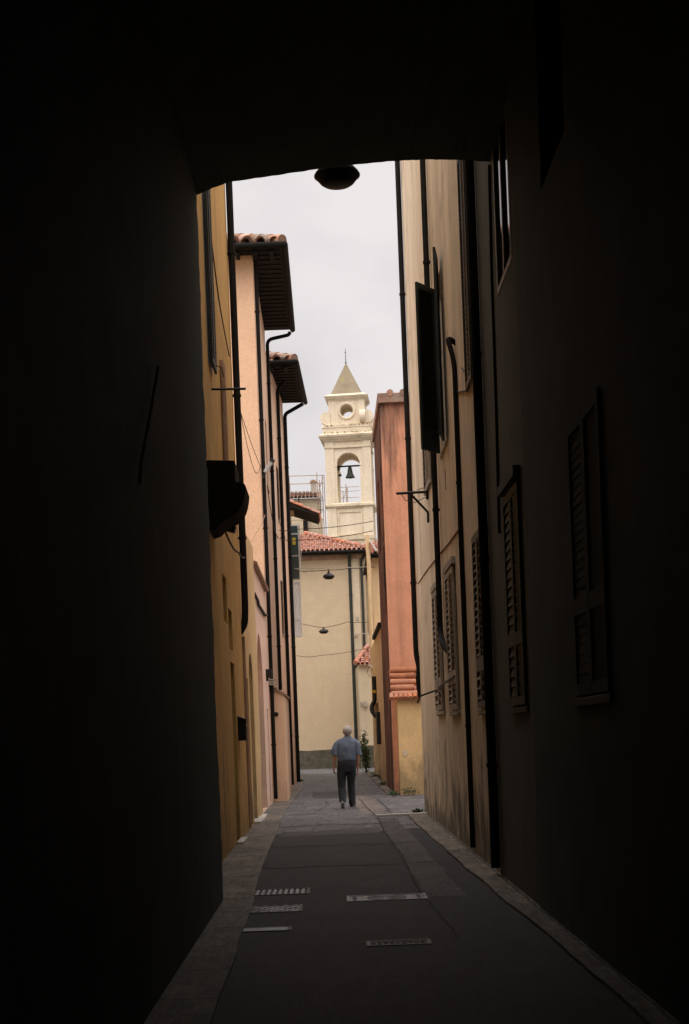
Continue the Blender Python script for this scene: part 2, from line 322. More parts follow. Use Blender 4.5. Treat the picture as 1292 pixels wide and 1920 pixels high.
def inset(mb, P, o, d, t=.04):       # flat panel (real thickness) filling an opening at depth d
    s0, s1, za, zb = o[:4]; rise = o[4] if len(o) > 4 else 0
    if not rise:
        pts = [P(s0,za,d), P(s1,za,d), P(s1,zb,d), P(s0,zb,d)]
    else:
        c = (s0+s1)/2; hw = (s1-s0)/2; zt = zb-rise
        pts = [P(s0,za,d), P(s1,za,d)]+[P(c+hw*math.cos(math.pi*k/14), zt+rise*math.sin(math.pi*k/14), d) for k in range(15)]
    mb.prism(pts, P(0,0,t)-P(0,0,0))
def leaf(o, u, w, z0, z1, name='shutter', m='shutter', parent=None, pitch=.055, gaps=(), t=.035, tilt=.5, fill=1.02):
    """louvred shutter leaf: o = hinge foot (x,y), u = direction away from the hinge, gaps = cross rails as (za,zb)"""
    u = Vector((*u, 0)).normalized(); n = Vector((-u.y, u.x, 0)); z = Vector((0,0,1)); o = Vector((o[0], o[1], 0))
    mb = MB(); st = min(.06, w*.16)
    for s in (st/2, w-st/2): mb.obox(o+u*s+z*(z0+z1)/2, u, z, n, st, z1-z0, t)
    rails = sorted([(z0, z0+.08), (z1-.08, z1), *gaps])
    for a, b in rails: mb.obox(o+u*w/2+z*(a+b)/2, u, z, n, w-2*st, b-a, t*.98)
    for (a, b), (c, d) in zip(rails, rails[1:]):
        k = max(1, int((c-b)/pitch)); q = (c-b)/k
        for i in range(k): mb.obox(o+u*w/2+z*(b+q*(i+.5)), u, z*math.cos(tilt)+n*math.sin(tilt), n*math.cos(tilt)-z*math.sin(tilt), w-2*st+.004, q*fill, .008)
    return mb.build(name, m, parent)
def window(root, P, u, n, op, kind='closed', m='shutter', gaps=(), sill=True, fm='frame', d=.12, proud=-.045, pitch=.055, fill=1.02, so=.02, tilt=.5):
    """window part > pane, shutter leaves, sill"""
    s0, s1, za, zb = op[:4]; mb = MB(); t = .06
    for a, b, c, e in ((s0+.002,s0+t,za+.002,zb-.002),(s1-t,s1-.002,za+.002,zb-.002),(s0+t,s1-t,za+.002,za+t),(s0+t,s1-t,zb-t,zb-.002),((s0+s1)/2-.035,(s0+s1)/2+.035,za+t,zb-t)):
        mb.prism([P(a,c,d), P(b,c,d), P(b,e,d), P(a,e,d)], -n*.06)
    wv = mb.build('window', fm, root)
    g = MB(); inset(g, P, (s0+.01, s1-.01, za+.01, zb-.01), d+.025, .012); g.build('pane', 'glass', wv)
    hw = (s1-s0)/2
    if kind == 'closed':
        for s, sg in ((s0+.006, 1), (s1-.006, -1)):
            q = P(s, 0, -proud); leaf((q.x, q.y), (u*sg).xy, hw-.012, za+.01, zb-.01, parent=wv, m=m, gaps=gaps, pitch=pitch, fill=fill, tilt=tilt)
    if sill:
        g = MB(); c = P((s0+s1)/2, za-.035, .06-so); g.obox(c, u, (0,0,1), n, s1-s0+.10, .06, .12); g.build('sill', 'stone' if fm != 'shutshade' else fm, wv, bevel=.008)
    return wv
def drainpipe(root, pts, r=.045, m='pipe', ties=2.0, name='drainpipe', wall=None, label=None):
    mb = MB(); P = [Vector(p) for p in pts]
    Q = [P[0]]                                        # rounded elbows
    for a, b, c in zip(P, P[1:], P[2:]):
        d1, d2 = (a-b), (c-b); k = min(.16, d1.length*.45, d2.length*.45)
        e, f = b+d1.normalized()*k, b+d2.normalized()*k
        Q += [e*(1-t)**2+b*2*t*(1-t)+f*t*t for t in (0,.25,.5,.75,1)]
    Q.append(P[-1]); mb.tube(Q, r, 12)
    for a, b in zip(P, P[1:]):
        if abs(b.z-a.z) > 1.2:
            k = int(abs(b.z-a.z)/ties)
            for i in range(k):
                p = a.lerp(b, (i+.5)/max(k,1)); t = (b-a).normalized()
                mb.tube([p-t*.02, p+t*.02], r*1.22, 12)
                if wall: mb.obox(p+Vector(wall)*(r+.04), wall, (0,0,1), Vector(wall).cross(Vector((0,0,1))), .1, .03, .03)
    o = mb.build(name, m, root)
    if label: o['label'] = label
    return o
def tiles(mb, O, u, v, nu, nv, wd=.21, ln=.33, inside=None, r=None, base=True):
    """barrel tiles: O eave start, u along the eave, v up the slope"""
    O, u, v = Vector(O), Vector(u).normalized(), Vector(v).normalized(); n = u.cross(v).normalized()
    if n.z < 0: n = -n
    K = 6
    for j in range(nv):
        for i in range(nu):
            c = O+u*(i+.5)*wd+v*(j+.5)*ln
            if inside and not inside(c): continue
            ja, jb = R.uniform(-.012,.012), R.uniform(-.02,.02)
            a0, a1 = wd*.40, wd*.33
            V = []
            for (q, rr, lift) in ((O+u*((i+.5)*wd+ja)+v*(j*ln+jb-.03), a0, .035), (O+u*((i+.5)*wd+ja)+v*((j+1)*ln+.03), a1, .015)):
                for th in (1, .82):
                    V += [q+n*lift+(u*math.cos(math.pi*k/K)+n*math.sin(math.pi*k/K)*1.05)*rr*th for k in range(K+1)]
            S = K+1
            Fs = [(k, k+1, 2*S+k+1, 2*S+k) for k in range(K)]+[(k, k+1, S+k+1, S+k) for k in range(K)]+[(S+k, S+k+1, 3*S+k+1, 3*S+k) for k in range(K)]
            mb.add(V, Fs, True)
            if base:   # pan tile between the covers
                q0 = O+u*((i+1)*wd+ja)+v*(j*ln+jb-.03); q1 = q0+v*(ln+.06); rr = wd*.36
                V = [p+n*l_+(u*math.cos(math.pi*k/4)-n*math.sin(math.pi*k/4)*.7)*rr for p, l_ in ((q0,.05),(q1,.03)) for k in range(5)]
                mb.add(V, [(k, k+1, 6+k, 5+k) for k in range(4)], True)
def cable(name, pts, r, label, m='wire', sag=0, cat='cable', group=None):
    P = [Vector(p) for p in pts]; Q = []
    for a, b in zip(P, P[1:]):
        for i in range(14):
            t = i/14; p = a.lerp(b, t); p.z -= sag*4*t*(1-t); Q.append(p)
    Q.append(P[-1]); mb = MB(); mb.tube(Q, r, 6)
    return tag(mb.build(name, m), label, cat, group)

# ------------------------------------------------------------------ the setting: ground
def ragged(poly, amp, st=.18):
    out_ = []
    for (a, b) in zip(poly, poly[1:]+poly[:1]):
        L_ = math.hypot(b[0]-a[0], b[1]-a[1]); k = max(1, min(250, int(L_/st))); off = 0
        for i in range(k):
            t = i/k; off = off*.7+R.uniform(-amp, amp)*.7; nx, ny = (-(b[1]-a[1])/L_, (b[0]-a[0])/L_)
            out_.append((a[0]+(b[0]-a[0])*t+nx*off, a[1]+(b[1]-a[1])*t+ny*off))
    return out_
def sheet(name, poly, z, m, step=None):
    mb = MB(); mb.add([(x, y, z) for x, y in poly], [tuple(range(len(poly)))])
    return struct(mb.build(name, m))
sheet('ground', [(-400,-200),(400,-200),(400,900),(-400,900)], -.03, 'earth')
sheet('road', [(-1.7,-12),(1.95,-12),(1.95,28.4),(1.5,28.45),(1.5,36.9),(1.75,37),(1.9,68.6),(-1.6,68.6)], 0, 'asphalt')
sheet('road_shaded_patch', ragged([(-.95,2),(1.75,2),(1.7,10),(1.6,16),(1.36,24.1),(.4,23.5),(-.93,23.8),(-1.0,17),(-.95,10)], .02), .003, 'asphalt_shaded')  # dark sheet carrying the passage shade over the near road
sheet('side_lane', [(1.3,28.3),(9,28.2),(9,36.95),(1.3,36.95)], -.006, 'asphalt')
def slab(name, poly, z, m):
    mb = MB(); mb.prism([(x, y, -.02) for x, y in poly], (0,0,z+.02)); return struct(mb.build(name, m))
slab('pavement_left', ragged([(-1.5,4),(-.70,4),(-.72,10),(-.86,17),(-1.0,30),(-.95,36),(-.88,44),(-.95,48),(-1.2,61),(-1.5,61)], .014, .4), .016, 'pave')
slab('pavement_right', ragged([(1.60,4),(1.9,4),(1.9,28.2),(1.365,28.2),(1.37,26),(1.45,16),(1.56,10)], .014, .4), .03, 'pave_right')
slab('pavement_far', [(1.35,37),(1.75,37),(1.75,60),(1.3,60)], .03, 'pave_right')
sheet('road_patch', ragged([(-.5,36.5),(.55,36.6),(.62,41),(-.55,40.7)], .025), .004, 'asphalt_patch')
sheet('paving_patch', ragged([(.52,28.6),(1.02,28.7),(.98,35.4),(.62,38.2),(.47,33)], .025), .004, 'asphalt_pink')
sheet('trench_patch', ragged([(.86,14),(1.22,14),(1.12,27.2),(.78,27.2)], .02), .004, 'asphalt_patch')
sheet('trench_patch', ragged([(-.86,23.1),(.75,23.3),(.75,24.5),(-.84,24.2)], .02), .005, 'asphalt_patch')
def crack(pts, w_, m, z=.007):
    P_ = []
    for (a_, b_) in zip(pts, pts[1:]):
        k = max(2, int(math.hypot(b_[0]-a_[0], b_[1]-a_[1])/.12))
        P_ += [(a_[0]+(b_[0]-a_[0])*i/k+R.uniform(-.012,.012), a_[1]+(b_[1]-a_[1])*i/k+R.uniform(-.02,.02)) for i in range(k)]
    V_ = []; hor = abs(pts[-1][0]-pts[0][0]) > abs(pts[-1][1]-pts[0][1])
    for x, y in P_: q = w_*R.uniform(.35,1)/2; V_ += [(x,y-q,z),(x,y+q,z)] if hor else [(x-q,y,z),(x+q,y,z)]
    mb = MB(); mb.add(V_, [(2*i,2*i+1,2*i+3,2*i+2) for i in range(len(P_)-1)]); struct(mb.build('road_crack', m))
M['tar'] = mat('crack_dirt', (.018,.018,.018), rough=.9, bump=0)
for y_ in (17.6, 20.9, 25.6, 29.4): crack([(-.9,y_),(-.2,y_+.1),(.6,y_-.05),(1.3,y_+.12)], .09, 'tar')
crack([(.62,36),(.70,31),(.80,27.5),(.78,23),(.84,19),(.80,15),(.9,11)], .03, 'tar'); crack([(1.05,35),(1.12,28.8)], .03, 'tar'); crack([(-.35,30.5),(-.1,33),(-.2,36)], .025, 'tar')
mb = MB(); a = [at(700,1529,27.5), at(797,1524,28.2)]
mb.obox(((.78+1.75)/2, 27.7, .02), (1,.12,0), (0,1,0), (0,0,1), 1.0, .14, .05); struct(mb.build('kerb_stone', 'marble', bevel=.01))

# ------------------------------------------------------------------ drain grates and covers in the road
def grate(x0, x1, y0, y1, label, cat, style, m='metal'):
    t = thing('drain_grate' if style != 'disc' else 'manhole_cover', label, cat, ((x0+x1)/2, (y0+y1)/2, 0), 'drain grates and covers in the road')
    f = MB(); z = .008; b = .03
    for q in (((x0,y0),(x1,y0+b)), ((x0,y1-b),(x1,y1)), ((x0,y0+b),(x0+b,y1-b)), ((x1-b,y0+b),(x1,y1-b))): f.box((*q[0],.001), (*q[1],z+.002))
    f.build('frame', 'iron' if style != 'disc' else m, t)
    g = MB(); xi0, xi1, yi0, yi1 = x0+b+.004, x1-b-.004, y0+b+.004, y1-b-.004
    if style == 'bars':
        k = 9; p = (xi1-xi0)/k
        for i in range(k): g.box((xi0+i*p+.006, yi0, .002), (xi0+(i+.66)*p, yi1, z))
        g.build('bars', m, t)
    elif style == 'check':
        k, l_ = 9, 7; p = (xi1-xi0)/k; q = (yi1-yi0)/l_
        g.box((xi0, yi0, .001), (xi1, yi1, .004))
        for i in range(k):
            for j in range(l_):
                if (i+j) % 2 == 0: g.box((xi0+i*p, yi0+j*q+.004, .004), (xi0+(i+.8)*p, yi0+(j+.82)*q, z+.002))
        g.build('plate', m, t)
    elif style == 'plain':
        g.box((xi0, yi0, .001), (xi1, yi1, z)); g.build('plate', m, t, bevel=.003)
    else:
        g.box((xi0, yi0, .001), (xi1, yi1, .005))
        cx, cy = (x0+x1)/2, (y0+y1)/2; RR = min(xi1-xi0, yi1-yi0)/2
        for q in range(1, 8):
            r1 = RR*q/7.6; g.lathe([(r1-.018,.005),(r1-.016,.011),(r1-.002,.011),(r1,.005)], (cx,cy,0), 40)
        for sx in (xi0+.02, xi1-.06):
            for j in range(8): g.box((sx, yi0+j*(yi1-yi0)/8+.01, .005), (sx+.04, yi0+(j+.6)*(yi1-yi0)/8, .011))
        g.build('plate', m, t)
def gx(px0, px1, py0, py1):
    pts = []
    for px, py in ((px0,py1),(px1,py0)):
        r, h = rh(px, py); d = -EYE*F/h; pts.append((r*d/F, d))
    return pts[0][0], pts[1][0], pts[0][1], pts[1][1]
for a, lab, cat, st, m in (((470,582,1666,1681),'steel drain grate with cross bars, farthest of the three at the left kerb','drain','bars','metal'),
      ((462,568,1697,1714),'checkered steel cover, middle of the three at the left kerb','cover','check','metal'),
      ((440,548,1738,1750),'smooth steel cover at the left kerb, nearest of the three','cover','plain','metal'),
      ((651,797,1676,1692),'square cast iron manhole cover with concentric rings, right of the drain grate','manhole cover','disc','castiron'),
      ((688,806,1762,1776),'dark sunken manhole cover nearest the passage on the right side of the road','manhole cover','check','iron')):
    grate(*gx(*a), lab, cat, st, m)

# ------------------------------------------------------------------ the dark covered passage the camera stands in
D0 = 14.3; XL, XR = -1.085, 1.73
arc = []
for px, py in ((368,366),(398,353),(428,342),(510,330),(590,318),(670,308),(745,301.5),(800,299),(870,300),(940,305),(968,308)):
    p = at(px, py, D0); arc.append((p.x, p.z))
arc[0] = (XL, arc[0][1]); arc[-1] = (max(arc[-1][0], XR+.05), arc[-1][1])
pas = thing('passage_building', 'archway building coloured dark for shade, framing the whole alley', 'building', (0, 0, 0))
mb = MB(); Y0 = -7.0
sec = [(x, D0, z) for x, z in arc]+[(6, D0, arc[-1][1]), (6, D0, 13), (-7, D0, 13), (-7, D0, arc[0][1])]
# slightly uneven arris along the arch
fine = []
for (a, b) in zip(arc, arc[1:]):
    for i in range(8): t = i/8; fine.append((a[0]*(1-t)+b[0]*t, a[1]*(1-t)+b[1]*t+R.uniform(-.003,.003)))
fine.append(arc[-1])
K = len(fine)
V = [(x, D0, z) for x, z in fine]+[(x, Y0, z) for x, z in fine]+[(x, D0, 13) for x, z in fine]
mb.add(V, [(i, i+1, K+i+1, K+i) for i in range(K-1)]+[(i, i+1, 2*K+i+1, 2*K+i) for i in range(K-1)])
mb.quad((-8, Y0, 13), (6, Y0, 13), (6, D0, 13), (-8, D0, 13)); mb.quad((-8, D0, arc[0][1]), (XL, D0, arc[0][1]), (XL, D0, 13), (-8, D0, 13))
mb.quad((-8, Y0, 7.2), (6, Y0, 7.2), (6, Y0, 13), (-8, Y0, 13))
mb.quad((XL, Y0+.02, 0), (XL+1.75, Y0+.02, 0), (XL+1.75, Y0+.02, 7.3), (XL, Y0+.02, 7.3)); mb.quad((XL+1.75, Y0+.02, 3.2), (6, Y0+.02, 3.2), (6, Y0+.02, 7.3), (XL+1.75, Y0+.02, 7.3))  # unseen partial rear wall, added to cut light entering the passage
mb.build('vault', 'passage_shade', pas)
mb = MB(); ed = []; z = 0; j_ = 0
while z < 7.4: j_ = j_*.6+R.uniform(-.004,.004); ed.append((XL+j_-(.012 if R.random() < .04 else 0), D0-abs(j_), z)); z += .07
ed.append((XL, D0, 7.4))
mb.quad((XL, Y0, 0), (XL, D0-.12, 0), (XL, D0-.12, 7.4), (XL, Y0, 7.4))
for p_, q_ in zip(ed, ed[1:]): mb.quad((XL, D0-.12, p_[2]), p_, q_, (XL, D0-.12, q_[2])); mb.quad(p_, (-8, D0, p_[2]), (-8, D0, q_[2]), q_)
mb.quad((XL, Y0, 0), (-8, Y0, 0), (-8, Y0, 7.4), (XL, Y0, 7.4))
mb.build('side_wall', 'passage_shade', pas)
mb = MB(); mb.tube([on(297,690,XL+.03), on(278,800,XL+.03), on(264,872,XL+.03), on(262,905,XL+.03)], .012, 8); mb.build('conduit', 'frame', pas)

# ------------------------------------------------------------------ right: dark house in the passage, then the cream house
dk = thing('dark_house', 'narrow grey house coloured dark for shade, with pale window frame at the mouth of the archway', 'house', (1.75, 12.7, 0))
XW = 1.73; YD = 12.65
dops = [(p-YD, q-YD, za, zb) for p, q, za, zb in ((13.0,14.1,1.75,3.72),(12.95,14.05,5.62,7.9))]
mb = MB(); P, u, n = shell(mb, (XW,YD), (XW,15.68), (-1,0), 6, 0, 13.5, dops); mb.build('wall', 'grey_shaded', dk)
window(dk, P, u, n, dops[0], m='shutshade', fm='shutshade', gaps=((2.3,2.42),), proud=.012, pitch=.085, fill=.95, tilt=.2)
window(dk, P, u, n, dops[1], 'open', d=-.006, sill=False)
mb = MB(); o = dops[0]; c = P((o[0]+o[1])/2, o[3]+.07, -.03); mb.obox(c, u, (0,0,1), n, o[1]-o[0]+.1, .09, .07); mb.build('lintel', 'grey_shaded', dk)
drainpipe(dk, [(XW-.055, 15.63, 13), (XW-.055, 15.63, .1)], .05, wall=(1,0,0))
mb = MB(); mb.tube([on(917,310,XW-.012), on(922,520,XW-.012), on(930,760,XW-.012), on(936,1000,XW-.012)], .014, 6); mb.build('wall_cable', 'wire', dk)
sh_ = thing('passage_house', 'shuttered house wall coloured near black for shade inside the archway on the right', 'house', (1.75, -6.9, 0))
dops = [(p+6.9, q+6.9, za, zb) for p, q, za, zb in ((9.1,10.3,1.75,3.62),(5.2,6.3,1.75,3.6),(10.0,11.1,5.55,6.95))]
mb = MB(); P, u, n = shell(mb, (XW-.012,-6.9), (XW-.012,YD-.01), (-1,0), 6, 0, 13.5, dops); mb.build('wall', 'passage_shade', sh_)
for o in dops[:2]: window(sh_, P, u, n, o, m='passage_shade', fm='shutshade', gaps=((2.3,2.42),), proud=.0, pitch=.06, fill=1.0, tilt=.12)
window(sh_, P, u, n, dops[2], 'open', sill=False, fm='shutshade')

cr_ = thing('cream_house', 'tall streaky cream house with shutters on the right of the alley', 'house', (1.73, 15.8, 0))
Y1, Y2 = 15.7, 28.3
wins = {'w1': (22.35,23.75,1.86,3.72), 'w2': (19.75,21.05,1.82,3.74), 'w3': (16.0,17.0,1.78,3.74), 'big': (20.35,21.3,5.5,7.85), 'far': (23.3,24.6,5.42,8.0), 'u1': (16.45,17.15,5.42,8.1)}
ops = [(a-Y1, b-Y1, c, d) for a, b, c, d in wins.values()]
mb = MB(); P, u, n = shell(mb, (XW,Y1), (XW,Y2), (-1,0), 6, 0, 14, ops); mb.build('wall', 'cream', cr_)
W = dict(zip(wins, ops))
window(cr_, P, u, n, W['w1'], m='shutgrey', gaps=((2.20,2.36),), proud=.03, pitch=.085, fill=.62, so=.04); window(cr_, P, u, n, W['w2'], m='shutgrey', gaps=((2.18,2.36),), proud=.03, pitch=.085, fill=.62, so=.04); window(cr_, P, u, n, W['w3'], m='shutmid', gaps=((2.2,2.36),), proud=.03, pitch=.085, fill=.75, so=.04)
for k in ('w1','w2'):
    o = W[k]; mb = MB(); c = P((o[0]+o[1])/2, o[3]+.06, -.02); mb.obox(c, u, (0,0,1), n, o[1]-o[0]+.14, .09, .07); mb.build('lintel', 'stone', cr_)
window(cr_, P, u, n, W['far'], m='shutgrey', proud=.03, pitch=.085, fill=.62, sill=False)
wv = window(cr_, P, u, n, W['big'], 'open', fm='shutter')
leaf((XW-.03, 21.28), (-.27, -.40), .48, 5.5, 7.84, parent=wv)                 # leaf standing out from the wall
leaf((XW-.04, 20.36), (-.07, -.46), .47, 5.5, 8.0, parent=wv)                   # leaf folded back
window(cr_, P, u, n, W['u1'], m='shutter', fm='frame', d=-.012, proud=.018, sill=False)
p1 = at(747,300,28.15); p2 = at(785,1245,28.15)
XP = XW-.06
drainpipe(cr_, [(XP, 28.2, 13.9), (XP, 28.2, 3.0), (XP+.05, 28.2, 2.75), (XP+.02, 28.2, 2.55), (XP+.05,28.2,2.2)], .05, wall=(1,0,0), ties=2.5)
drainpipe(cr_, [(XP, 21.95, 13.9), (XP, 21.95, 2.98), (XP, 21.55, 2.78), (XP+.1, 21.3, 2.62)], .043, wall=(1,0,0), ties=2.8)
drainpipe(cr_, [(XP+.08, 18.55, 6.35), (XP-.04, 18.5, 6.42), (XP+.03, 18.42, 6.1), (XP+.03, 18.42, .1)], .032, wall=(1,0,0))
mb = MB(); mb.tube([on(784,1094,XW-.006), on(800,1070,XW-.006), on(822,1042,XW-.006), on(842,1018,XW-.006), on(868,982,XW-.006)], .012, 6); mb.build('wall_cable', 'coping', cr_)
mb = MB(); mb.tube([on(866,690,XW-.01), on(872,697,XW-.01), on(880,691,XW-.01)], .01, 6); mb.tube([on(850,737,XW-.01), on(878,732,XW-.01)], .01, 6); mb.build('wall_cable', 'wire', cr_)
mb = MB(); mb.tube([(XW-.3,24.2,2.02), (XW-.27,24.0,2.12), (XW-.02,23.9,2.2), (XW-.05,21.9,2.24), (XW-.05,19.9,2.27)], .016, 8); mb.build('shutter_bar', 'iron', cr_)
# two plaster stains with a shape of their own, the small wall plate
for px, py, w_, h_ in ((836,900,.05,.28),(862,846,.02,.04)):
    q = on(px, py, XW); mb = MB(); mb.box((XW-.012, q.y-w_/2, q.z-h_/2), (XW+.01, q.y+w_/2, q.z+h_/2)); mb.build('wall_plate', 'stone', cr_)

br = thing('wall_bracket', 'black iron bracket arm with loose wires on the cream house', 'bracket', (XW, 24.2, 5.1))
z_ = at(803,922,24.2).z; mb = MB()
mb.tube([(XW-.01,24.2,z_), (XW-.52,24.2,z_-.01)], .022, 8); mb.tube([(XW-.3,24.2,z_-.01), (XW-.02,24.2,z_-.33), (XW-.02,24.2,z_-.5)], .02, 8); mb.build('arm', 'iron', br)
mb = MB(); mb.box((XW-.04,24.15,z_-.12), (XW-.002,24.25,z_+.1)); mb.build('wall_plate', 'iron', br)
mb = MB(); mb.tube([(XW-.45,24.2,z_), (XW-.38,24.2,z_-.12), (XW-.22,24.2,z_-.17), (XW-.08,24.2,z_-.1), (XW-.03,24.2,z_-.08)], .006, 6); mb.tube([(XW-.18,24.2,z_+.03), (XW-.1,24.2,z_+.06), (XW-.03,24.2,z_+.07)], .006, 6); mb.build('wire', 'wire', br)

# ------------------------------------------------------------------ left: ochre house
XO = -1.42
oc = thing('ochre_house', 'ochre house in shade on the left just past the archway', 'house', (XO, 14.35, 0))
Y1, Y2 = 14.35, 25.0
oww = [(19.55,20.3,6.5,9.2), (20.7,21.5,3.2,3.86), (21.7,22.5,2.86,3.46), (21.75,22.6,.05,2.68), (15.6,16.6,2.0,3.6)]
ops = [(a-Y1, b-Y1, c, d) for a, b, c, d in oww]
mb = MB(); P, u, n = shell(mb, (XO,Y1), (XO,Y2), (1,0), 6, 0, 13.2, ops, rev=.16); mb.build('wall', 'ochre', oc)
window(oc, P, u, n, ops[0], m='shutter', proud=.05, sill=False, d=-.006)
for o in (ops[1], ops[2]): window(oc, P, u, n, o, 'open', sill=False, fm='shutter')
window(oc, P, u, n, ops[4], m='shutter')
mb = MB(); inset(mb, P, ops[3], .13, .05); dr = mb.build('door', 'wood', oc); mb = MB(); mb.lathe([(.0,0),(.025,.0),(.03,.03),(.0,.05)], (XO-.12, 22.45, 1.05), 10, (Vector((0,1,0)),Vector((0,0,1)),Vector((1,0,0)))); mb.build('handle', 'metal', dr)
mb = MB(); mb.box((XO-.1,21.6,.0), (XO+.1,22.75,.05)); mb.build('threshold', 'marble', oc)
drainpipe(oc, [(XO+.075, 24.9, 13.2), (XO+.075, 24.9, 3.7), (XO+.06, 24.9, 3.45), (XO-.04, 24.9, 3.3)], .058, wall=(-1,0,0), ties=2.2)
mb = MB(); mb.tube([(XO+.04,21.9,5.4), (XO+.04,21.9,7.0), (XO+.02,21.9,7.1)], .04, 8); mb.build('conduit', 'coping', oc)
mb = MB(); mb.tube([(XO+.02, 24.97, 3.25), (XO+.02, 24.97, .05)], .03, 8); mb.build('rainwater_outlet', 'coping', oc)
# bay with a scrolled corbel, black against the sky light
mb = MB(); d = 18.55
prof = [(372,863),(440,863),(441,903),(456,904),(461,911),(460,923),(458,935),(455,945),(450,955),(445,961),(438,966),(431,969),(424,973),(418,978),(412,983),(405,990),(372,995)]
pts = [at(a, b, d) for a, b in prof]
for q in pts[:1]+pts[-1:]: q.x = XO+.003
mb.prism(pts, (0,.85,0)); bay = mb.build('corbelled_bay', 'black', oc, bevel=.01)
rb = thing('iron_rod_bracket', 'thin iron rod with a small wire hook above the black bay', 'bracket', (XO, 20.0, 6.2))
p = at(396,730,20); q = at(461,729,20); p.x = XO-.005
mb = MB(); mb.tube([p, q], .016, 8); mb.build('rod', 'iron', rb)
mb = MB(); mb.tube([(XO,20.05,6.55), (XO+.09,20.05,6.56), (XO+.15,20.05,6.53), (XO+.17,20.05,6.4)], .007, 6); mb.build('hook', 'iron', rb)
fl = thing('wall_floodlight', 'small black floodlight fixed under the black bay on the ochre house', 'lamp', (XO, 19.6, 4.25))
mb = MB(); c = at(428,990,19.6); mb.obox(c, (1,.1,-.28), (0,1,0), (.28,0,1), .20, .16, .09); mb.build('lamp_head', 'iron', fl, bevel=.012)
mb = MB(); mb.tube([(XO-.01,19.6,c.z+.05), (c.x-.05,19.6,c.z+.03)], .02, 8); mb.build('arm', 'iron', fl)
mbx = thing('mailbox', 'black metal mailbox on the ochre wall below the thick drainpipe', 'mailbox', (XO, 22.9, 1.5))
c = at(453,1368,22.9); mb = MB(); mb.box((XO+.002,22.9,c.z-.17), (XO+.13,23.25,c.z+.15)); mb.prism([(XO+.002,22.88,c.z+.152),(XO+.15,22.88,c.z+.152),(XO+.002,22.88,c.z+.21)], (0,.39,0)); mb.build('box', 'iron', mbx, bevel=.006)
mb = MB(); mb.box((XO+.131,22.95,c.z+.05), (XO+.137,23.2,c.z+.075)); mb.build('slot', 'frame', mbx)

# ------------------------------------------------------------------ left: low yellow wall, low rose wall with the arched portal
yl = thing('yellow_low_house', 'low yellow house with narrow arched doorway on the left', 'house', (XO, 25.0, 0))
ops = [(.25,1.35,.03,2.6), (1.75,2.75,.03,3.1,.5)]
mb = MB(); P, u, n = shell(mb, (XO-.02,25.004), (XO+.03,29.4), (1,0), 4, 0, 5.3, ops, rev=.22); mb.build('wall', 'yellow', yl)
for o, m in ((ops[0],'wood'), (ops[1],'wood')):
    mb = MB(); inset(mb, P, o, .2, .05); mb.build('door', m, yl)
mb = MB(); mb.box((XO-.2,26.6,.0), (XO+.12,29.3,.055)); mb.build('threshold', 'marble', yl)

rs = thing('rose_portal_wall', 'low rose coloured wall with a big arched portal beside the yellow house', 'wall', (XO, 29.45, 0))
ops = [(.5,2.9,.03,3.72,1.2), (4.35,4.95,.05,2.2)]
mb = MB(); P, u, n = shell(mb, (XO,29.42), (XO,35.2), (1,0), .45, 0, 4.97, ops, rev=.3); mb.build('wall', 'rose', rs)
mb = MB(); inset(mb, P, (.5,2.9,.03,2.45), .27, .06); mb.build('gate', 'wood', rs)
mb = MB(); inset(mb, P, (.502,2.898,2.46,3.715,1.2), .25, .04); mb.build('arch_panel', 'rose', rs)
mb = MB(); inset(mb, P, ops[1], .12, .04); mb.build('door', 'shutgrey', rs)
mb = MB(); mb.prism([(XO-.6,29.42,4.972),(XO+.09,29.42,4.972),(XO+.1,29.42,5.02),(XO-.25,29.42,5.13),(XO-.6,29.42,5.02)], (0,5.75,0)); mb.build('coping', 'coping', rs)
mb = MB(); mb.tube([(XO+.02,29.5,4.4),(XO+.035,30.6,4.36),(XO+.03,31,4.30),(XO+.04,32.4,4.30),(XO+.03,34,4.33),(XO+.03,35.1,4.42)], .03, 8); mb.build('cable_bundle', 'wire', rs)
mt = thing('meter_box', 'small black meter box on the rose portal wall', 'meter box', (XO, 33.9, 2.8))
c = at(496,1263,33.9); mb = MB(); mb.box((XO+.002,33.9,c.z-.09), (XO+.14,34.15,c.z+.10)); mb.build('box', 'iron', mt, bevel=.008); mb = MB(); mb.tube([(XO+.03,34.0,c.z-.09),(XO+.03,34.0,c.z-.17)], .025, 8); mb.build('outlet', 'iron', mt)

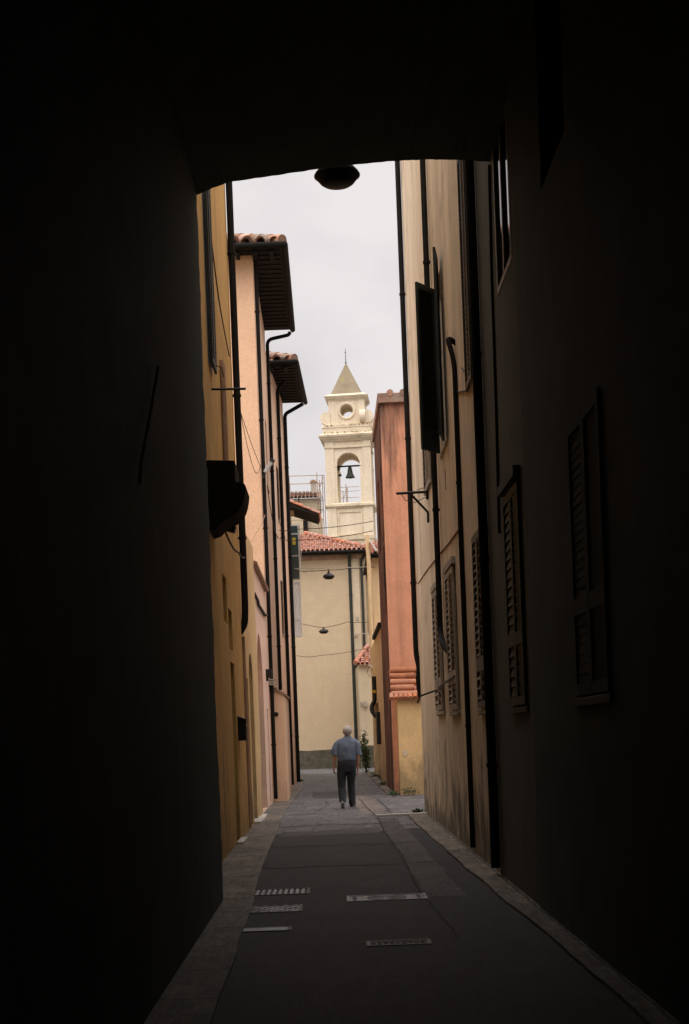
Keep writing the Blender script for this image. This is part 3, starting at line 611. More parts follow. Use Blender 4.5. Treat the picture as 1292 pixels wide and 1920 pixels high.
# ------------------------------------------------------------------ left: tall peach houses
def hip_roof(root, xe, ye, y_far, ze, back, pitch=.40, tm='tilegrey', rows=6, tw=.33, far_hip=False, endx=None):
    """eave corner (xe, ye, ze): front slope faces the camera, side slope faces the street"""
    exf = xe if endx is None else endx
    mb = MB(); t = .07
    fx = lambda y: xe+(exf-xe)*(y-ye)/(y_far-ye)
    mb.prism([(xe,ye,ze),(exf,y_far,ze),(back,y_far,ze),(back,ye,ze)], (0,0,t))
    y = ye+.25
    while y < y_far-.1:                      # rafters under the side eave
        mb.box((fx(y)-1.1, y-.045, ze-.025), (fx(y)-.06, y+.045, ze-.002)); y += .36
    x = xe-.25
    while x > back+.2: mb.box((x-.045, ye+.05, ze-.10), (x+.045, ye+.75, ze-.002)); x -= .4
    roof = mb.build('roof', 'wood', root)
    us = Vector((exf-xe, y_far-ye, 0)); L_ = us.length; us.normalize()
    ns = Vector((-us.y, us.x, 0)); vs_ = (ns+Vector((0,0,pitch))).normalized(); corner = Vector((xe, ye, ze+t+.0))
    mb = MB()
    tiles(mb, corner, us, vs_, int(L_/tw), rows, wd=tw, inside=lambda c: (c.y-ye) >= (xe-c.x)-.1)
    vf = Vector((0,1,pitch)).normalized(); tiles(mb, corner+Vector((-tw*int((xe-back)/tw),0,0)), (1,0,0), vf, int((xe-back)/tw), rows, wd=tw, inside=lambda c: (c.y-ye) < (xe-c.x)+.05)
    hv = Vector((-1,1,pitch)).normalized()   # hip tiles
    for j in range(int(rows*1.3)):
        q = corner+hv*(j*.36-.02)+Vector((0,0,.06)); mb.tube([q, q+hv*.40], [.15,.125], 10)
    k = rows*.33*1.02                        # solid under-roof
    a, b, c = corner, corner+us*L_, corner+hv*k*1.414
    mb.add([a, b, b+vs_*k, c], [(0,1,2,3)]); e = Vector((back, ye, ze+t)); mb.add([a, e, e+vf*k, c], [(0,1,2,3)])
    mb.build('roof_tiles', tm, roof)
    g = MB(); zg = ze+.02
    g.tube([(back,ye-.07,zg),(xe+.07,ye-.07,zg),(xe+.07,ye-.06,zg)], .075, 10); g.tube([(xe+.07,ye-.08,zg),(exf+.07,y_far+.02,zg-.02)], .075, 10); g.build('gutter', 'pipe', roof)
    return roof

H1 = thing('peach_house', 'tall peach house with hipped tile roof on the left', 'house', (XO, 35.25, 0))
zE = at(500,470,35).z
ops = [(1.6,2.6,4.4,6.2), (1.6,2.6,8.2,10.0), (4.2,5.1,8.2,10.0)]
mb = MB(); P, u, n = shell(mb, (XO,35.3), (XO,41.9), (1,0), 6, 0, zE+.02, ops); mb.build('wall', 'peach', H1)
for o in ops: window(H1, P, u, n, o, m='shutter')
xe = at(528,452,34.75).x; ze = at(528,458,34.75).z-.05
hip_roof(H1, xe, 34.75, 41.9, ze, -5.5)
drainpipe(H1, [(XO+.065,35.42,ze-.02), (XO+.065,35.42,.08)], .048, wall=(-1,0,0), ties=2.4)
drainpipe(H1, [(xe,41.85,ze-.08), (xe-.05,41.85,ze-.16), (XO+.065,41.75,ze-.30), (XO+.065,41.75,2.85)], .05, wall=(-1,0,0), ties=2.4)
mb = MB()
for k in range(3): mb.box((XO+.0,35.3+.0,2.78+k*.055), (XO+.17,35.55,2.815+k*.055))
mb.build('pipe_clamp', 'stone', H1)
mb = MB(); zf, zb_ = 2.75, 2.55
mb.prism([(XO+.002,35.6,0),(-1.08,35.6,0),(-1.08,35.6,zb_),(XO+.002,35.6,zf)], (0,3.9,0)); bt = mb.build('buttress', 'peach', H1)
mb = MB(); mb.prism([(XO+.002,35.55,zf+.004),(-1.04,35.55,zb_-.02),(-1.04,35.55,zb_+.03),(XO+.002,35.55,zf+.06)], (0,4.0,0)); mb.build('coping', 'coping', bt)
mb = MB(); c = at(518,1339,35.58); mb.lathe([(0,.03),(.05,.03),(.055,0)], c+Vector((0,0.02,0)), 14, (Vector((1,0,0)),Vector((0,0,1)),Vector((0,-1,0)))); mb.build('vent', 'iron', bt)

sl_ = thing('security_light', 'pale grey floodlight on the drainpipe of the peach house', 'lamp', (XO+.1, 35.3, 7.6))
c = at(503,876,35.2); mb = MB(); mb.obox(c, (.55,0,.8), (0,1,0), (-.8,0,.55), .30, .12, .09); mb.build('lamp_head', 'frame', sl_, bevel=.012)
mb = MB(); mb.obox(c+Vector((.10,-.01,.15)), (.55,0,.8), (0,1,0), (-.8,0,.55), .07, .15, .11); mb.build('lamp_cap', 'iron', sl_)
mb = MB(); mb.tube([c+Vector((-.08,0,-.1)), (XO+.05,35.35,c.z-.22)], .016, 8); mb.obox((XO+.06,35.3,c.z-.2), (1,0,0), (0,1,0), (0,0,1), .07,.07,.09); mb.build('bracket', 'iron', sl_)

H2 = thing('second_peach_house', 'peach house behind the taller one with lower tile roof', 'house', (XO, 42, 0))
A2, B2 = (XO,42.0), (-1.14,47.9)
nr = Vector((B2[1]-A2[1], -(B2[0]-A2[0]))).normalized()
xe2, xf2 = at(551,674,43).x, at(568,740,48.1).x; ze2 = at(551,678,43).z-.05
ops = [(2.2,3.1,8.0,9.6), (2.2,3.1,4.6,6.2), (3.9,4.7,.03,2.3)]
mb = MB(); P, u, n = shell(mb, A2, B2, tuple(nr), 5, 0, ze2+.02, ops); mb.build('wall', 'peach', H2)
for o in ops[:2]: window(H2, P, u, n, o, m='shutter')
mb = MB(); inset(mb, P, ops[2], .12, .05); mb.build('door', 'shutter', H2)
hip_roof(H2, xe2, 43, 48.1, ze2, -5, endx=xf2, rows=5)
q = P(3.0,0,-.07); drainpipe(H2, [(q.x+.2,q.y,ze2-.05), (q.x,q.y,ze2-.25), (q.x,q.y,.08)], .055, wall=(-1,0,0), ties=2.4)
q = P(5.75,0,-.07); drainpipe(H2, [(xf2-.02,48.05,ze2-.06), (q.x,q.y+.05,ze2-.42), (q.x,q.y,ze2-.7), (q.x,q.y,.08)], .06, wall=(-1,0,0), ties=2.4)
mb = MB(); mb.tube([P(1.0,5.6,-.02), P(1.0,9.2,-.02)], .02, 6); mb.build('conduit', 'white', H2)

# house with the white shutter
H3 = thing('shuttered_green_house', 'narrow dark house with open white shutter at the alley end', 'house', (-1.14, 47.95, 0))
A3, B3 = (-1.22,47.95), (-1.40,61.0); nr = Vector((B3[1]-A3[1], -(B3[0]-A3[0]))).normalized()
zs0, zs1 = at(551,1195,55).z, at(551,1089,55).z; zt0, zt1 = at(551,1090,55).z+.06, at(551,982,55).z
ops = [(6.3,7.3,zs0,zs1), (6.3,7.3,zt0,zt1), (2.5,3.4,.03,2.4), (8,8.9,.03,2.4)]
mb = MB(); P, u, n = shell(mb, A3, B3, tuple(nr), 4, 0, 9.6, ops); mb.build('wall', 'yellow', H3)
wv = window(H3, P, u, n, ops[0], 'open'); q = P(7.3,0,-.0)
leaf((q.x,q.y), (1,-.1), .42, zs0, zs1, parent=wv, m='shutwhite', pitch=.07, gaps=((zs0+.62,zs0+.70),)); leaf((q.x-.0,q.y-1.0), (.10,-1), .46, zs0, zs1, parent=wv, m='shutwhite', pitch=.07)
wv = window(H3, P, u, n, ops[1], 'open'); q = P(7.3,0,0)
mb = MB(); z = Vector((0,0,1)); o = Vector((q.x,q.y-.02,0)); uu = Vector((1,-.08,0)).normalized(); nn = Vector((.08,1,0)).normalized()
for s in (.025,.415): mb.obox(o+uu*s+z*(zt0+zt1)/2, uu, z, nn, .05, zt1-zt0, .04)
for zz in (zt0+.03, zt0+.9, zt1-.03, zt1-.35): mb.obox(o+uu*.22+z*zz, uu, z, nn, .34, .05, .038)
cs = mb.build('casement', 'frame', wv); mb = MB(); mb.obox(o+uu*.22+z*(zt0+zt1)/2, uu, z, nn, .34, zt1-zt0-.08, .008); mb.build('casement_glass', 'teal', wv)
mb = MB(); mb.obox(o+uu*.24+z*(zt1-.62)+nn*-.03, uu, z, nn, .12, .26, .02); mb.build('hanging_cloth', 'yellowplastic', wv)
for o in ops[2:]:
    mb = MB(); inset(mb, P, o, .1, .05); mb.build('door', 'shutter', H3)
for s, m in ((.6,'pipegreen'), (10.8,'pipegreen')):
    q = P(s,0,-.06); drainpipe(H3, [(q.x,q.y,9.5), (q.x,q.y,.08)], .055, m, wall=(-1,0,0))
mb = MB(); zr = at(597,967,52).z; a = at(597,967,52); bk = at(538,943,52)
mb.prism([(a.x,52,a.z),(a.x-.03,52,a.z+.07),(bk.x,52,bk.z+.02),(bk.x-2.4,52,bk.z+.95),(bk.x-2.4,52,bk.z+.8),(bk.x,52,bk.z-.1)], (0,2.2,0)); rf = mb.build('roof', 'wood', H3)
mb = MB(); dv = Vector((bk.x-a.x,0,bk.z-a.z)).normalized(); tiles(mb, (a.x,52.0,a.z+.07), (0,1,0), dv, 10, 7); mb.build('roof_tiles', 'tile', rf)
mb = MB(); mb.box((-2.6,52.6,9.5), (-.84,54.1,at(550,960,53).z)); mb.build('upper_wall', 'endwall', H3)
mb = MB(); mb.box((-.835,53.02,9.5), (-.80,53.4,10.0)); mb.build('eave_bracket', 'wood', H3)
mb = MB(); mb.tube([at(561,985,54),at(563,1090,54)], .012, 6); mb.tube([at(566,1000,54.2),at(562,1092,54.2)], .012, 6); mb.build('pole', 'white', H3)

# ------------------------------------------------------------------ end of the alley: cream building with hipped roof
EB = thing('end_building', 'broad cream building with tiled roof closing the alley', 'building', (0, 69, 0))
YE = 69.0; ze = at(620,1034,68.6).z
xr = at(697,1100,YE).x
nic = (at(687,1130,YE).x+4, at(694,1130,YE).x+4+.02)
ops = [(nic[0], nic[1], at(690,1190,YE).z, at(690,1075,YE).z, .2)]
mb = MB(); P, u, n = shell(mb, (-4,YE), (xr+1.2,YE), (0,-1), 5, 0, ze+.04, ops, rev=.3); mb.build('wall', 'endwall', EB)
mb = MB(); inset(mb, P, ops[0], .28, .05); mb.build('niche_panel', 'endgrey', EB)
mb = MB(); zd = at(610,1406,YE).z; pts = [(-3.9,YE-.03,-.02)]+[(xr+1.1,YE-.03,-.02)]+[(x, YE-.03, zd+R.uniform(-.02,.02)) for x in [xr+1.1-i*.25 for i in range(int((xr+5)/.25))]]
mb.prism(pts, (0,.029,0)); mb.build('dado', 'dado', EB)
mb = MB(); xa, xb = at(656,1200,YE).x, at(678,1200,YE).x; mb.box((xa,YE-.06,zd), (xb,YE-.001,ze-.3)); mb.build('pilaster', 'endgrey', EB)
mb = MB(); mb.box((-4,YE-.12,ze-.32), (xr+.1,YE-.002,ze-.14)); mb.build('cornice', 'coping', EB)
# roof
xC = at(694,1026,68.5).x; rt = thing_roof = None
mb = MB(); mb.box((-4,68.4,ze-.08), (xC+.05,YE+4.5,ze)); rf = mb.build('roof', 'wood', EB)
vf = Vector((0,1,.34)).normalized(); O = Vector((xC-.21*34, 68.42, ze+.01))
mb = MB(); hipx = at(580,1002,72).x
tiles(mb, O, (1,0,0), vf, 34, 11, wd=.21, ln=.35, inside=lambda c: (xC-c.x)*1.28 >= (c.y-68.42)-.12 and (c.x+1.9)*1.5 >= (c.y-68.42-2.4))
k = 11*.35; top = O+vf*k
mb.add([O+Vector((0,0,.01)), (xC,68.42,ze+.02), (xC-k*.95/1.28,top.y,top.z), (O.x,top.y,top.z)], [(0,1,2,3)])
mb.add([(xC,68.42,ze+.02), (xC,75,ze+.02), (xC-k*.95/1.28,75,top.z), (xC-k*.95/1.28,top.y,top.z)], [(0,1,2,3)])
hv = Vector((-1/1.28,1,.34)).normalized()
for j in range(14): q = Vector((xC,68.42,ze+.09))+hv*(j*.36); mb.tube([q, q+hv*.40], [.11,.09], 8)
mb.build('roof_tiles', 'tile', rf)
g = MB(); g.tube([(-4,68.38,ze-.03), (xC+.08,68.38,ze-.05)], .07, 8); g.build('gutter', 'pipe', rf)
x0 = at(655,1050,YE).x; drainpipe(EB, [(x0,68.5,ze-.06), (x0,YE-.09,ze-.4), (x0,YE-.09,.1)], .075, 'pipegreen', wall=(0,1,0), ties=3, label='dark green drainpipe down the middle of the wall')
x1 = at(679,1100,YE).x; x2 = at(684,1230,YE).x; zz = at(690,1043,YE).z
drainpipe(EB, [(x1+.35,68.5,ze-.1), (x1+.1,YE-.09,zz), (x1,YE-.09,zz-.2), (x1,YE-.09,at(684,1228,YE).z), (x0+.35,YE-.09,at(672,1238,YE).z), (x0+.02,YE-.10,at(664,1252,YE).z)], .06, 'pipegreen', wall=(0,1,0), ties=3)
mb = MB(); 
for px, py in ((670,1160),(668,1190)): c = at(px,py,YE-.05); mb.obox(c, (1,0,0), (0,0,1), (0,1,0), .12, .16, .1)
mb.tube([at(665,1195,YE-.1), at(670,1190,YE-.25), at(680,1188,YE-.3), at(694,1189,YE-.3)], .02, 6); mb.build('cable_box', 'stone', EB)

AN = thing('lean_to_annex', 'small grey annex with tiled lean-to roof against the cream end building', 'annex', (1.4, 66.5, 0))
xa = at(674,1300,66.5).x; z1 = at(690,1247,66.5).z
mb = MB(); mb.box((xa,66.5,0), (xr+1.3,68.93,z1)); mb.build('wall', 'endgrey', AN)
mb = MB(); mb.box((xa-.03,66.47,-.01), (xr+1.3,66.499,1.0)); mb.build('dado', 'dado', AN)
mb = MB(); dv = Vector((.0,1,.34)).normalized(); tiles(mb, (xa-.12,66.3,z1+.03), (1,0,0), dv, 7, 8, wd=.2, inside=lambda c: (c.x-xa+.22) >= (c.y-66.3)*.25)
mb.add([(xa-.1,66.3,z1+.02),(xr+1.3,66.3,z1+.02),(xr+1.3,68.9,z1+.9),(xa+.55,68.9,z1+.9)], [(0,1,2,3)]); hp0, hp1 = Vector((xa-.14,66.28,z1+.12)), Vector((xa+.50,68.9,z1+1.0))
for i in range(8): mb.tube([hp0.lerp(hp1,i/8), hp0.lerp(hp1,(i+1.12)/8)], [.11,.09], 8)
mb.build('roof', 'tile', AN)
mb = MB(); c = at(685,1320,66.4); mb.obox(c, (1,0,0), (0,0,1), (0,1,0), .18, .22, .12); mb.obox(at(677,1318,66.4), (1,0,0), (0,0,1), (0,1,0), .08, .14, .1); mb.build('utility_box', 'stone', AN)

# ------------------------------------------------------------------ right: orange house, lean-to wall, yellow house
OH = thing('orange_house', 'orange house with sooty stained side on the right', 'house', (1.55, 37.5, 0))
XQ = 1.545; zo = at(740,756,37.5).z
mb = MB(); facade(mb, (XQ,37.5), (7,37.5), (0,-1), 0, zo); mb.quad((7,37.5,0),(7,42.5,0),(7,42.5,zo),(7,37.5,zo)); mb.quad((XQ,37.5,zo),(7,37.5,zo),(7,42.5,zo),(XQ,42.5,zo)); mb.quad((XQ,42.5,0),(7,42.5,0),(7,42.5,zo),(XQ,42.5,zo)); mb.build('wall', 'orange', OH)
q1, q2 = at(720,880,38), at(724,1022,38)
ops = [(.35,1.25,at(718,1012,38).z,at(718,872,38).z), (.35,1.25,at(724,1150,38).z,at(724,1022,38).z), (2.6,3.5,at(718,1012,38).z,at(718,872,38).z)]
zl = at(715,1005,39).z
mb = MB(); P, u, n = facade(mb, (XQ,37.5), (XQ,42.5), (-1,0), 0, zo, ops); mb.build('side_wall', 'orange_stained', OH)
for o in ops: window(OH, P, u, n, o, m='shutter', so=-.02)
mb = MB(); mb.box((XQ-.05,37.38,zo+.002), (7,38.0,zo+.24)); mb.box((XQ-.05,38.0,zo+.002), (XQ+.5,42.5,zo+.24)); cp = mb.build('coping', 'tilegrey', OH, bevel=.01)
mb = MB()
for i in range(10): x = at(730,745,37.4).x+.02+i*.325; mb.tube([(x,37.36,zo+.24),(x,38.0,zo+.30)], [.085,.075], 12)
mb.build('coping_tile', 'tilegrey', OH)
mb = MB(); mb.tube([(XQ+.22,37.47,at(737,1265,37.5).z), (XQ+.22,37.47,at(737,1400,37.5).z)], .022, 8); mb.build('conduit', 'coping', OH)

LT = thing('yellow_lean_to', 'low yellow wall with orange clay tile roof against the orange house', 'wall', (2, 36.7, 0))
zl_ = at(770,1312,36.7).z; zh = at(760,1256,37.45).z; xl = at(745,1320,36.7).x
mb = MB(); pts = [(xl,36.7,0),(xl,37.496,0),(xl,37.496,zl_+.5),(xl,36.7,zl_)]; mb.prism(pts, (4.8,0,0)); mb.build('wall', 'yellow', LT)
mb = MB(); yv = Vector((0,.75,zh-zl_)).normalized(); LL = math.hypot(.75, zh-zl_)
K = 5
for i in range(K):
    q = Vector((xl-.14+R.uniform(-.02,.02),36.66,zl_+.10))+yv*(LL*(i+.35)/K); mb.tube([q, q+Vector((.3,0,-.004+R.uniform(-.01,.01))), q+Vector((.62+R.uniform(-.03,.03),0,-.008+R.uniform(-.012,.012)))], [.078,.082,.074], 12); mb.tube([q+Vector((.64,.02,-.01)), q+Vector((4.3,.02,-.02))], .06, 12)
mb.add([(xl-.14,36.68,zl_+.08),(xl+4.8,36.68,zl_+.08),(xl+4.8,37.49,zh),(xl-.14,37.49,zh)], [(0,1,2,3)])
mb.build('roof', 'tileor', LT)
mb = MB()
for i in range(34):
    x = xl-.14+i*.115; p0 = Vector((x,36.55,zl_+.04)); mb.tube([p0, p0+Vector((0,.16,.12))], [.058,.048], 10)
mb.build('eave_tiles', 'tileor', LT)
mb = MB(); c = at(759,1412,36.69); mb.prism([c+Vector((-.05,0,.05)), c+Vector((.0,0,.09)), c+Vector((.07,0,.04)), c+Vector((.06,0,-.05)), c+Vector((.0,0,-.1)), c+Vector((-.03,0,-.06))], (0,-.006,0)); mb.build('chipped_plaster', 'endgrey', LT)

RH = thing('yellow_gate_wall', 'yellow wall with black gate and flue pipe beyond the orange house', 'wall', (1.6, 42.55, 0))
A4, B4 = (1.56,54.0), (1.56,42.55); zt = at(716,1172,42.6).z; zt = 4.58
ops = [(1.2,6.4,.03,2.55)]
mb = MB(); P, u, n = shell(mb, A4, B4, (-1,0), .35, 0, zt, ops, rev=.25); mb.build('wall', 'creamyellow', RH)
mb = MB(); inset(mb, P, ops[0], .2, .05); gt = mb.build('gate', 'iron', RH)
mb = MB(); mb.box((1.47,42.56,zt+.002), (1.92,48.6,zt+.12)); mb.build('coping', 'wood', RH)
q = at(706,1268,49).z
drainpipe(RH, [(1.49,49.0,q), (1.49,49.0,2.6), (1.38,49.0,2.45), (1.38,48.9,2.25), (1.5,48.8,2.1)], .07, 'iron', wall=(1,0,0), label='thick black flue pipe with yellow collar')
mb = MB(); mb.tube([(1.49,49,q-.55),(1.49,49,q-.45)], .085, 10); mb.build('pipe_collar', 'yellowplastic', RH)
mb = MB(); q = at(700,1268,52); mb.tube([(1.53,52,q.z),(1.42,52,q.z+.02),(1.36,52,q.z+.2)], .02, 6); mb.tube([(1.53,50,q.z+.2),(1.38,50,q.z+.3),(1.3,50.4,q.z+.1)], .02, 6); mb.build('wall_hook', 'white', RH)
mb = MB()
for px, py, s_ in ((709,1352,.16),(714,1350,.10),(712,1365,.14)):
    c = at(px,py,48.5); c.x = 1.535; mb.obox(c, (.2,1,.1), (0,0,1), (1,0,0), s_*2.4, s_*1.2, .012)
mb.build('notices', 'paper', RH)
mb = MB(); mb.box((1.44,46.2,1.2), (1.555,47.0,2.2)); mb.build('letter_box', 'iron', RH, bevel=.01)
RB = thing('cream_gable_house', 'pale cream house with tiled eave standing behind the black gate', 'house', (1.66, 54.2, 0))
zt = at(706,1046,54.2).z; xw = at(703,1200,54.2).x
mb = MB(); facade(mb, (xw,54.2), (7,54.2), (0,-1), 0, zt); mb.quad((xw,54.2,0),(xw,60,0),(xw,60,zt),(xw,54.2,zt)); mb.quad((xw,60,0),(7,60,0),(7,60,zt),(xw,60,zt)); mb.build('wall', 'creamyellow', RB)
mb = MB(); mb.box((xw-.2,53.8,zt), (7,60.1,zt+.08)); rf = mb.build('roof', 'wood', RB)
mb = MB(); tiles(mb, (xw-.2,53.75,zt+.10), (1,0,0), (0,1,.34), 26, 6); mb.add([(xw-.2,53.8,zt+.09),(7,53.8,zt+.09),(7,55.8,zt+.77),(xw-.2,55.8,zt+.77)],[(0,1,2,3)]); mb.build('roof_tiles', 'tile', rf)
g = MB(); g.tube([(xw-.22,53.7,zt+.05),(7,53.7,zt+.05)], .07, 8); g.build('gutter', 'pipe', rf)
xp = at(699,1250,53.6).x; drainpipe(RB, [(xp-.02,53.6,at(694,1003,53.6).z),(xp,53.6,zt-.3),(xp,53.6,.1)], .075, 'creamyellow', wall=(0,1,0), label='cream painted drainpipe at the corner')
mb = MB(); mb.obox(at(700,1024,53.5), (.5,0,-.85), (0,1,0), (.85,0,.5), .42, .3, .05); mb.build('roof_flashing', 'white', RB)

# white roof flashing pole on the end building's right corner
# ------------------------------------------------------------------ far: roof with scaffold, left of the tower
FH = thing('far_house', 'far house with old tile roof and chimney left of the tower', 'house', (-2, 92, 0))
zf_ = at(570,935,92).z
mb = MB(); x0, x1 = at(500,940,92).x, at(602,940,92).x; mb.box((x0,92,0), (x1,97,zf_)); mb.build('wall', 'endgrey', FH)
mb = MB(); dv = Vector((0,1,.26)).normalized(); tiles(mb, (x0,91.7,zf_), (1,0,0), dv, int((x1-x0)/.24), 9, wd=.24, ln=.4); mb.add([(x0,91.7,zf_),(x1,91.7,zf_),(x1,95.3,zf_+.92),(x0,95.3,zf_+.92)], [(0,1,2,3)]); mb.build('roof', 'tilegrey', FH)
mb = MB(); c = at(588,912,94); mb.box((c.x-.18,93.8,c.z-.5), (c.x+.18,94.2,c.z+.22)); ch = mb.build('chimney', 'stone', FH); mb = MB(); mb.box((c.x-.22,93.75,c.z+.225), (c.x+.22,94.25,c.z+.3)); mb.box((c.x-.14,93.85,c.z+.3), (c.x+.14,94.15,c.z+.4)); mb.build('chimney_cap', 'coping', ch)
mb = MB(); c = at(584,990,91.5); mb.box((at(574,990,91).x,90.2,0), (at(606,990,91).x,91.6,at(590,975,91).z)); mb.build('terrace', 'endgrey', FH)
mb = MB(); xa, xb = at(577,990,90).x, at(600,990,90).x; zz = at(590,975,90.2).z
for i in range(12): x = xa+(xb-xa)*i/11; mb.tube([(x,90.15,zz),(x,90.15,zz+.55)], .012, 5)
mb.tube([(xa,90.15,zz+.55),(xb,90.15,zz+.55)], .02, 6); mb.build('railing', 'iron', FH)
mb = MB(); q = at(573,990,90.1); mb.box((q.x-.14,89.9,q.z-2), (q.x+.14,90.1,q.z+.6)); mb.build('terrace_post', 'wood', FH)
SF = thing('scaffolding', 'thin steel scaffolding with mesh beside the tower', 'scaffolding', (at(600,950,89).x, 89, 0))
mb = MB()
for px, top in ((542,893),(594,886),(599,900),(604,892),(607.5,890)):
    a = at(px, top, 89); mb.tube([a, (a.x, 89, 6)], .024, 6); mb.tube([a+Vector((0,1.3,-.2)), (a.x, 90.3, 6)], .024, 6)
for py in (893,908,940,958,976):
    mb.tube([at(530,py,89), at(608,py-2,89)], .02, 6)
mb.tube([at(596,925,89.3), at(606,895,89.3)], .02, 6); mb.tube([at(604,935,89.3), at(597,905,89.3)], .02, 6)
mb.build('frame', 'coping', SF)
mb = MB(); xa, xb = at(530,950,88.95).x, at(606,950,88.95).x; z0_, z1_ = at(570,962,88.95).z, at(570,931,88.95).z
for i in range(34): x = xa+(xb-xa)*i/33; mb.tube([(x,88.95,z0_),(x,88.95,z1_)], .008, 4)
for i in range(12): z = z0_+(z1_-z0_)*i/11; mb.tube([(xa,88.95,z),(xb,88.95,z)], .008, 4)
mb.build('safety_net', 'pipegreen', SF)
SF2 = thing('scaffolding', 'small red scaffold tower seen through the belfry opening', 'scaffolding', (at(648,940,130).x, 130, 0))
mb = MB()
for px, top in ((643,921),(648.5,908),(651,914)): a = at(px, top, 130); mb.tube([a, (a.x,130,8)], .035, 6)
for py in (912,920,932): mb.tube([at(638,py+2,130), at(674,py,130)], .022, 6)
mb.tube([at(643,938,130), at(651,915,130)], .03, 6); mb.build('frame', 'coping', SF2)

# ------------------------------------------------------------------ the bell tower
TD = 105.0; TA = rad(-5.0)
TW = at(650.5, 900, TD).x+.27; HWD = 1.61
tower = thing('bell_tower', 'cream bell tower with pyramid spire and open belfry', 'bell tower', (TW, TD+HWD, 0))
tm = Matrix.Translation((TW, TD+HWD, 0)) @ Matrix.Rotation(TA, 4, 'Z')
def TZ(py, px=650, d=0): return at(px, py, TD+d).z
def tb(mb, name, m, parent, **k):
    mb.v = [tm @ p for p in mb.v]; return mb.build(name, m, parent, **k)
def ring(mb, hw, z0, z1, hw1=None):     # square course with sloped or straight sides
    h1 = hw1 or hw
    mb.add([(-hw,-hw,z0),(hw,-hw,z0),(hw,hw,z0),(-hw,hw,z0),(-h1,-h1,z1),(h1,-h1,z1),(h1,h1,z1),(-h1,h1,z1)], [(3,2,1,0),(4,5,6,7),(0,1,5,4),(1,2,6,5),(2,3,7,6),(3,0,4,7)])
z_b0, z_b1 = TZ(942), TZ(827)           # belfry
z_sp, z_ap = TZ(870), TZ(848)
# lower shaft
mb = MB(); ring(mb, HWD-.10, 0, z_b0-.36); tb(mb, 'shaft', 'towerst', tower)
mb = MB()
for sx in (-1, 1):
    for sy in (-1, 1): x = sx*(HWD-.33); y = sy*(HWD-.33); mb.box((x-.33,y-.33,0), (x+.33,y+.33,z_b0-.362))
tb(mb, 'corner_pilaster', 'towerst', tower)
zp0, zp1 = TZ(1003), TZ(958)
for a in (0, math.pi/2, math.pi, -math.pi/2):
    mb = MB(); rm = Matrix.Rotation(a, 4, 'Z'); q = MB(); yy = -(HWD-.098); t = .06
    for b in (((-.85,yy-t,zp0),(.85,yy,zp0+.09)), ((-.85,yy-t,zp1-.09),(.85,yy,zp1)), ((-.85,yy-t,zp0+.09),(-.76,yy,zp1-.09)), ((.76,yy-t,zp0+.09),(.85,yy,zp1-.09))): q.box(*b)
    mb.add([rm @ v for v in q.v], q.f); tb(mb, 'panel_frame', 'towertrim', tower)
mb = MB(); ring(mb, HWD+.02, z_b0-.36, z_b0-.26, HWD+.10); ring(mb, HWD+.14, z_b0-.258, z_b0-.10); ring(mb, HWD+.10, z_b0-.098, z_b0, HWD+.02); tb(mb, 'string_course', 'towertrim', tower); mb = MB(); ring(mb, HWD+.06, TZ(1012), TZ(1005), HWD+.10); tb(mb, 'base_moulding', 'towertrim', tower)
# belfry: four arched walls
mb = MB(); opw = .82; th = .55
for a in (0, math.pi/2, math.pi, -math.pi/2):
    rm = Matrix.Rotation(a, 4, 'Z'); q = MB(); h = HWD-.08
    facade(q, (-h,-h), (h,-h), (0,-1), z_b0, z_b1, [(h-opw, h+opw, z_b0+.002, z_ap, z_ap-z_sp)], th)
    facade(q, (-h+th,-h+th), (h-th,-h+th), (0,1), z_b0, z_b1, [(h-th-opw, h-th+opw, z_b0+.002, z_ap, z_ap-z_sp)], .01)
    mb.add([rm @ v for v in q.v], q.f)
tb(mb, 'belfry', 'towerst', tower)
mb = MB()
for sx in (-1, 1):
    for sy in (-1, 1):
        x, y = sx*(HWD-.31), sy*(HWD-.31); mb.box((x-.31,y-.31,z_b0+.002), (x+.31,y+.31,z_b1-.002)); mb.box((x-.35,y-.35,z_b0+.003), (x+.35,y+.35,z_b0+.33))
        for kx in (0, 1):   # imposts beside the arch
            ix, iy = (sx*(opw+.10), sy*(HWD-.08)) if kx == 0 else (sx*(HWD-.08), sy*(opw+.10))
            mb.box((ix-.14,iy-.06,z_sp-.12), (ix+.14,iy+.06,z_sp)); mb.box((ix-.10,iy-.03,z_b0+.33), (ix+.10,iy+.03,z_sp-.121)); mb.box((ix-.13,iy-.05,z_b0+.004), (ix+.13,iy+.05,z_b0+.33))
tb(mb, 'belfry_pilaster', 'towerst', tower)
mb = MB(); ring(mb, HWD-.05, z_b1, z_b1+.02); ring(mb, HWD+.05, TZ(839), TZ(836)); 
tb(mb, 'frieze_moulding', 'towertrim', tower)
zc0, zc1 = z_b1, TZ(812)
mb = MB(); ring(mb, HWD+.06, zc0+.021, zc0+.16, HWD+.14); ring(mb, HWD+.22, zc0+.162, zc0+.30, HWD+.30); ring(mb, HWD+.36, zc0+.302, zc0+.42, HWD+.40); ring(mb, HWD+.40, zc0+.421, zc1+.02, HWD+.12); tb(mb, 'main_cornice', 'towertrim', tower)
zt0, zt1 = zc1+.02, TZ(797)
mb = MB(); ring(mb, HWD+.10, zt0, zt1-.16); ring(mb, HWD+.14, zt1-.159, zt1-.10); tb(mb, 'attic_base', 'towertrim', tower)
mb = MB()                                    # tiles and moss on the ledge
for a in (0, -math.pi/2):
    rm = Matrix.Rotation(a, 4, 'Z')
    for i in range(12):
        x = -HWD+.12+i*.28; q = MB(); q.tube([(x,-HWD-.14,zt1-.07),(x,-HWD+.5,zt1+.05)], [.10,.085], 8); mb.add([rm @ v for v in q.v], q.f, True)
tb(mb, 'ledge_tiles', 'towertrim', tower)
mb = MB()
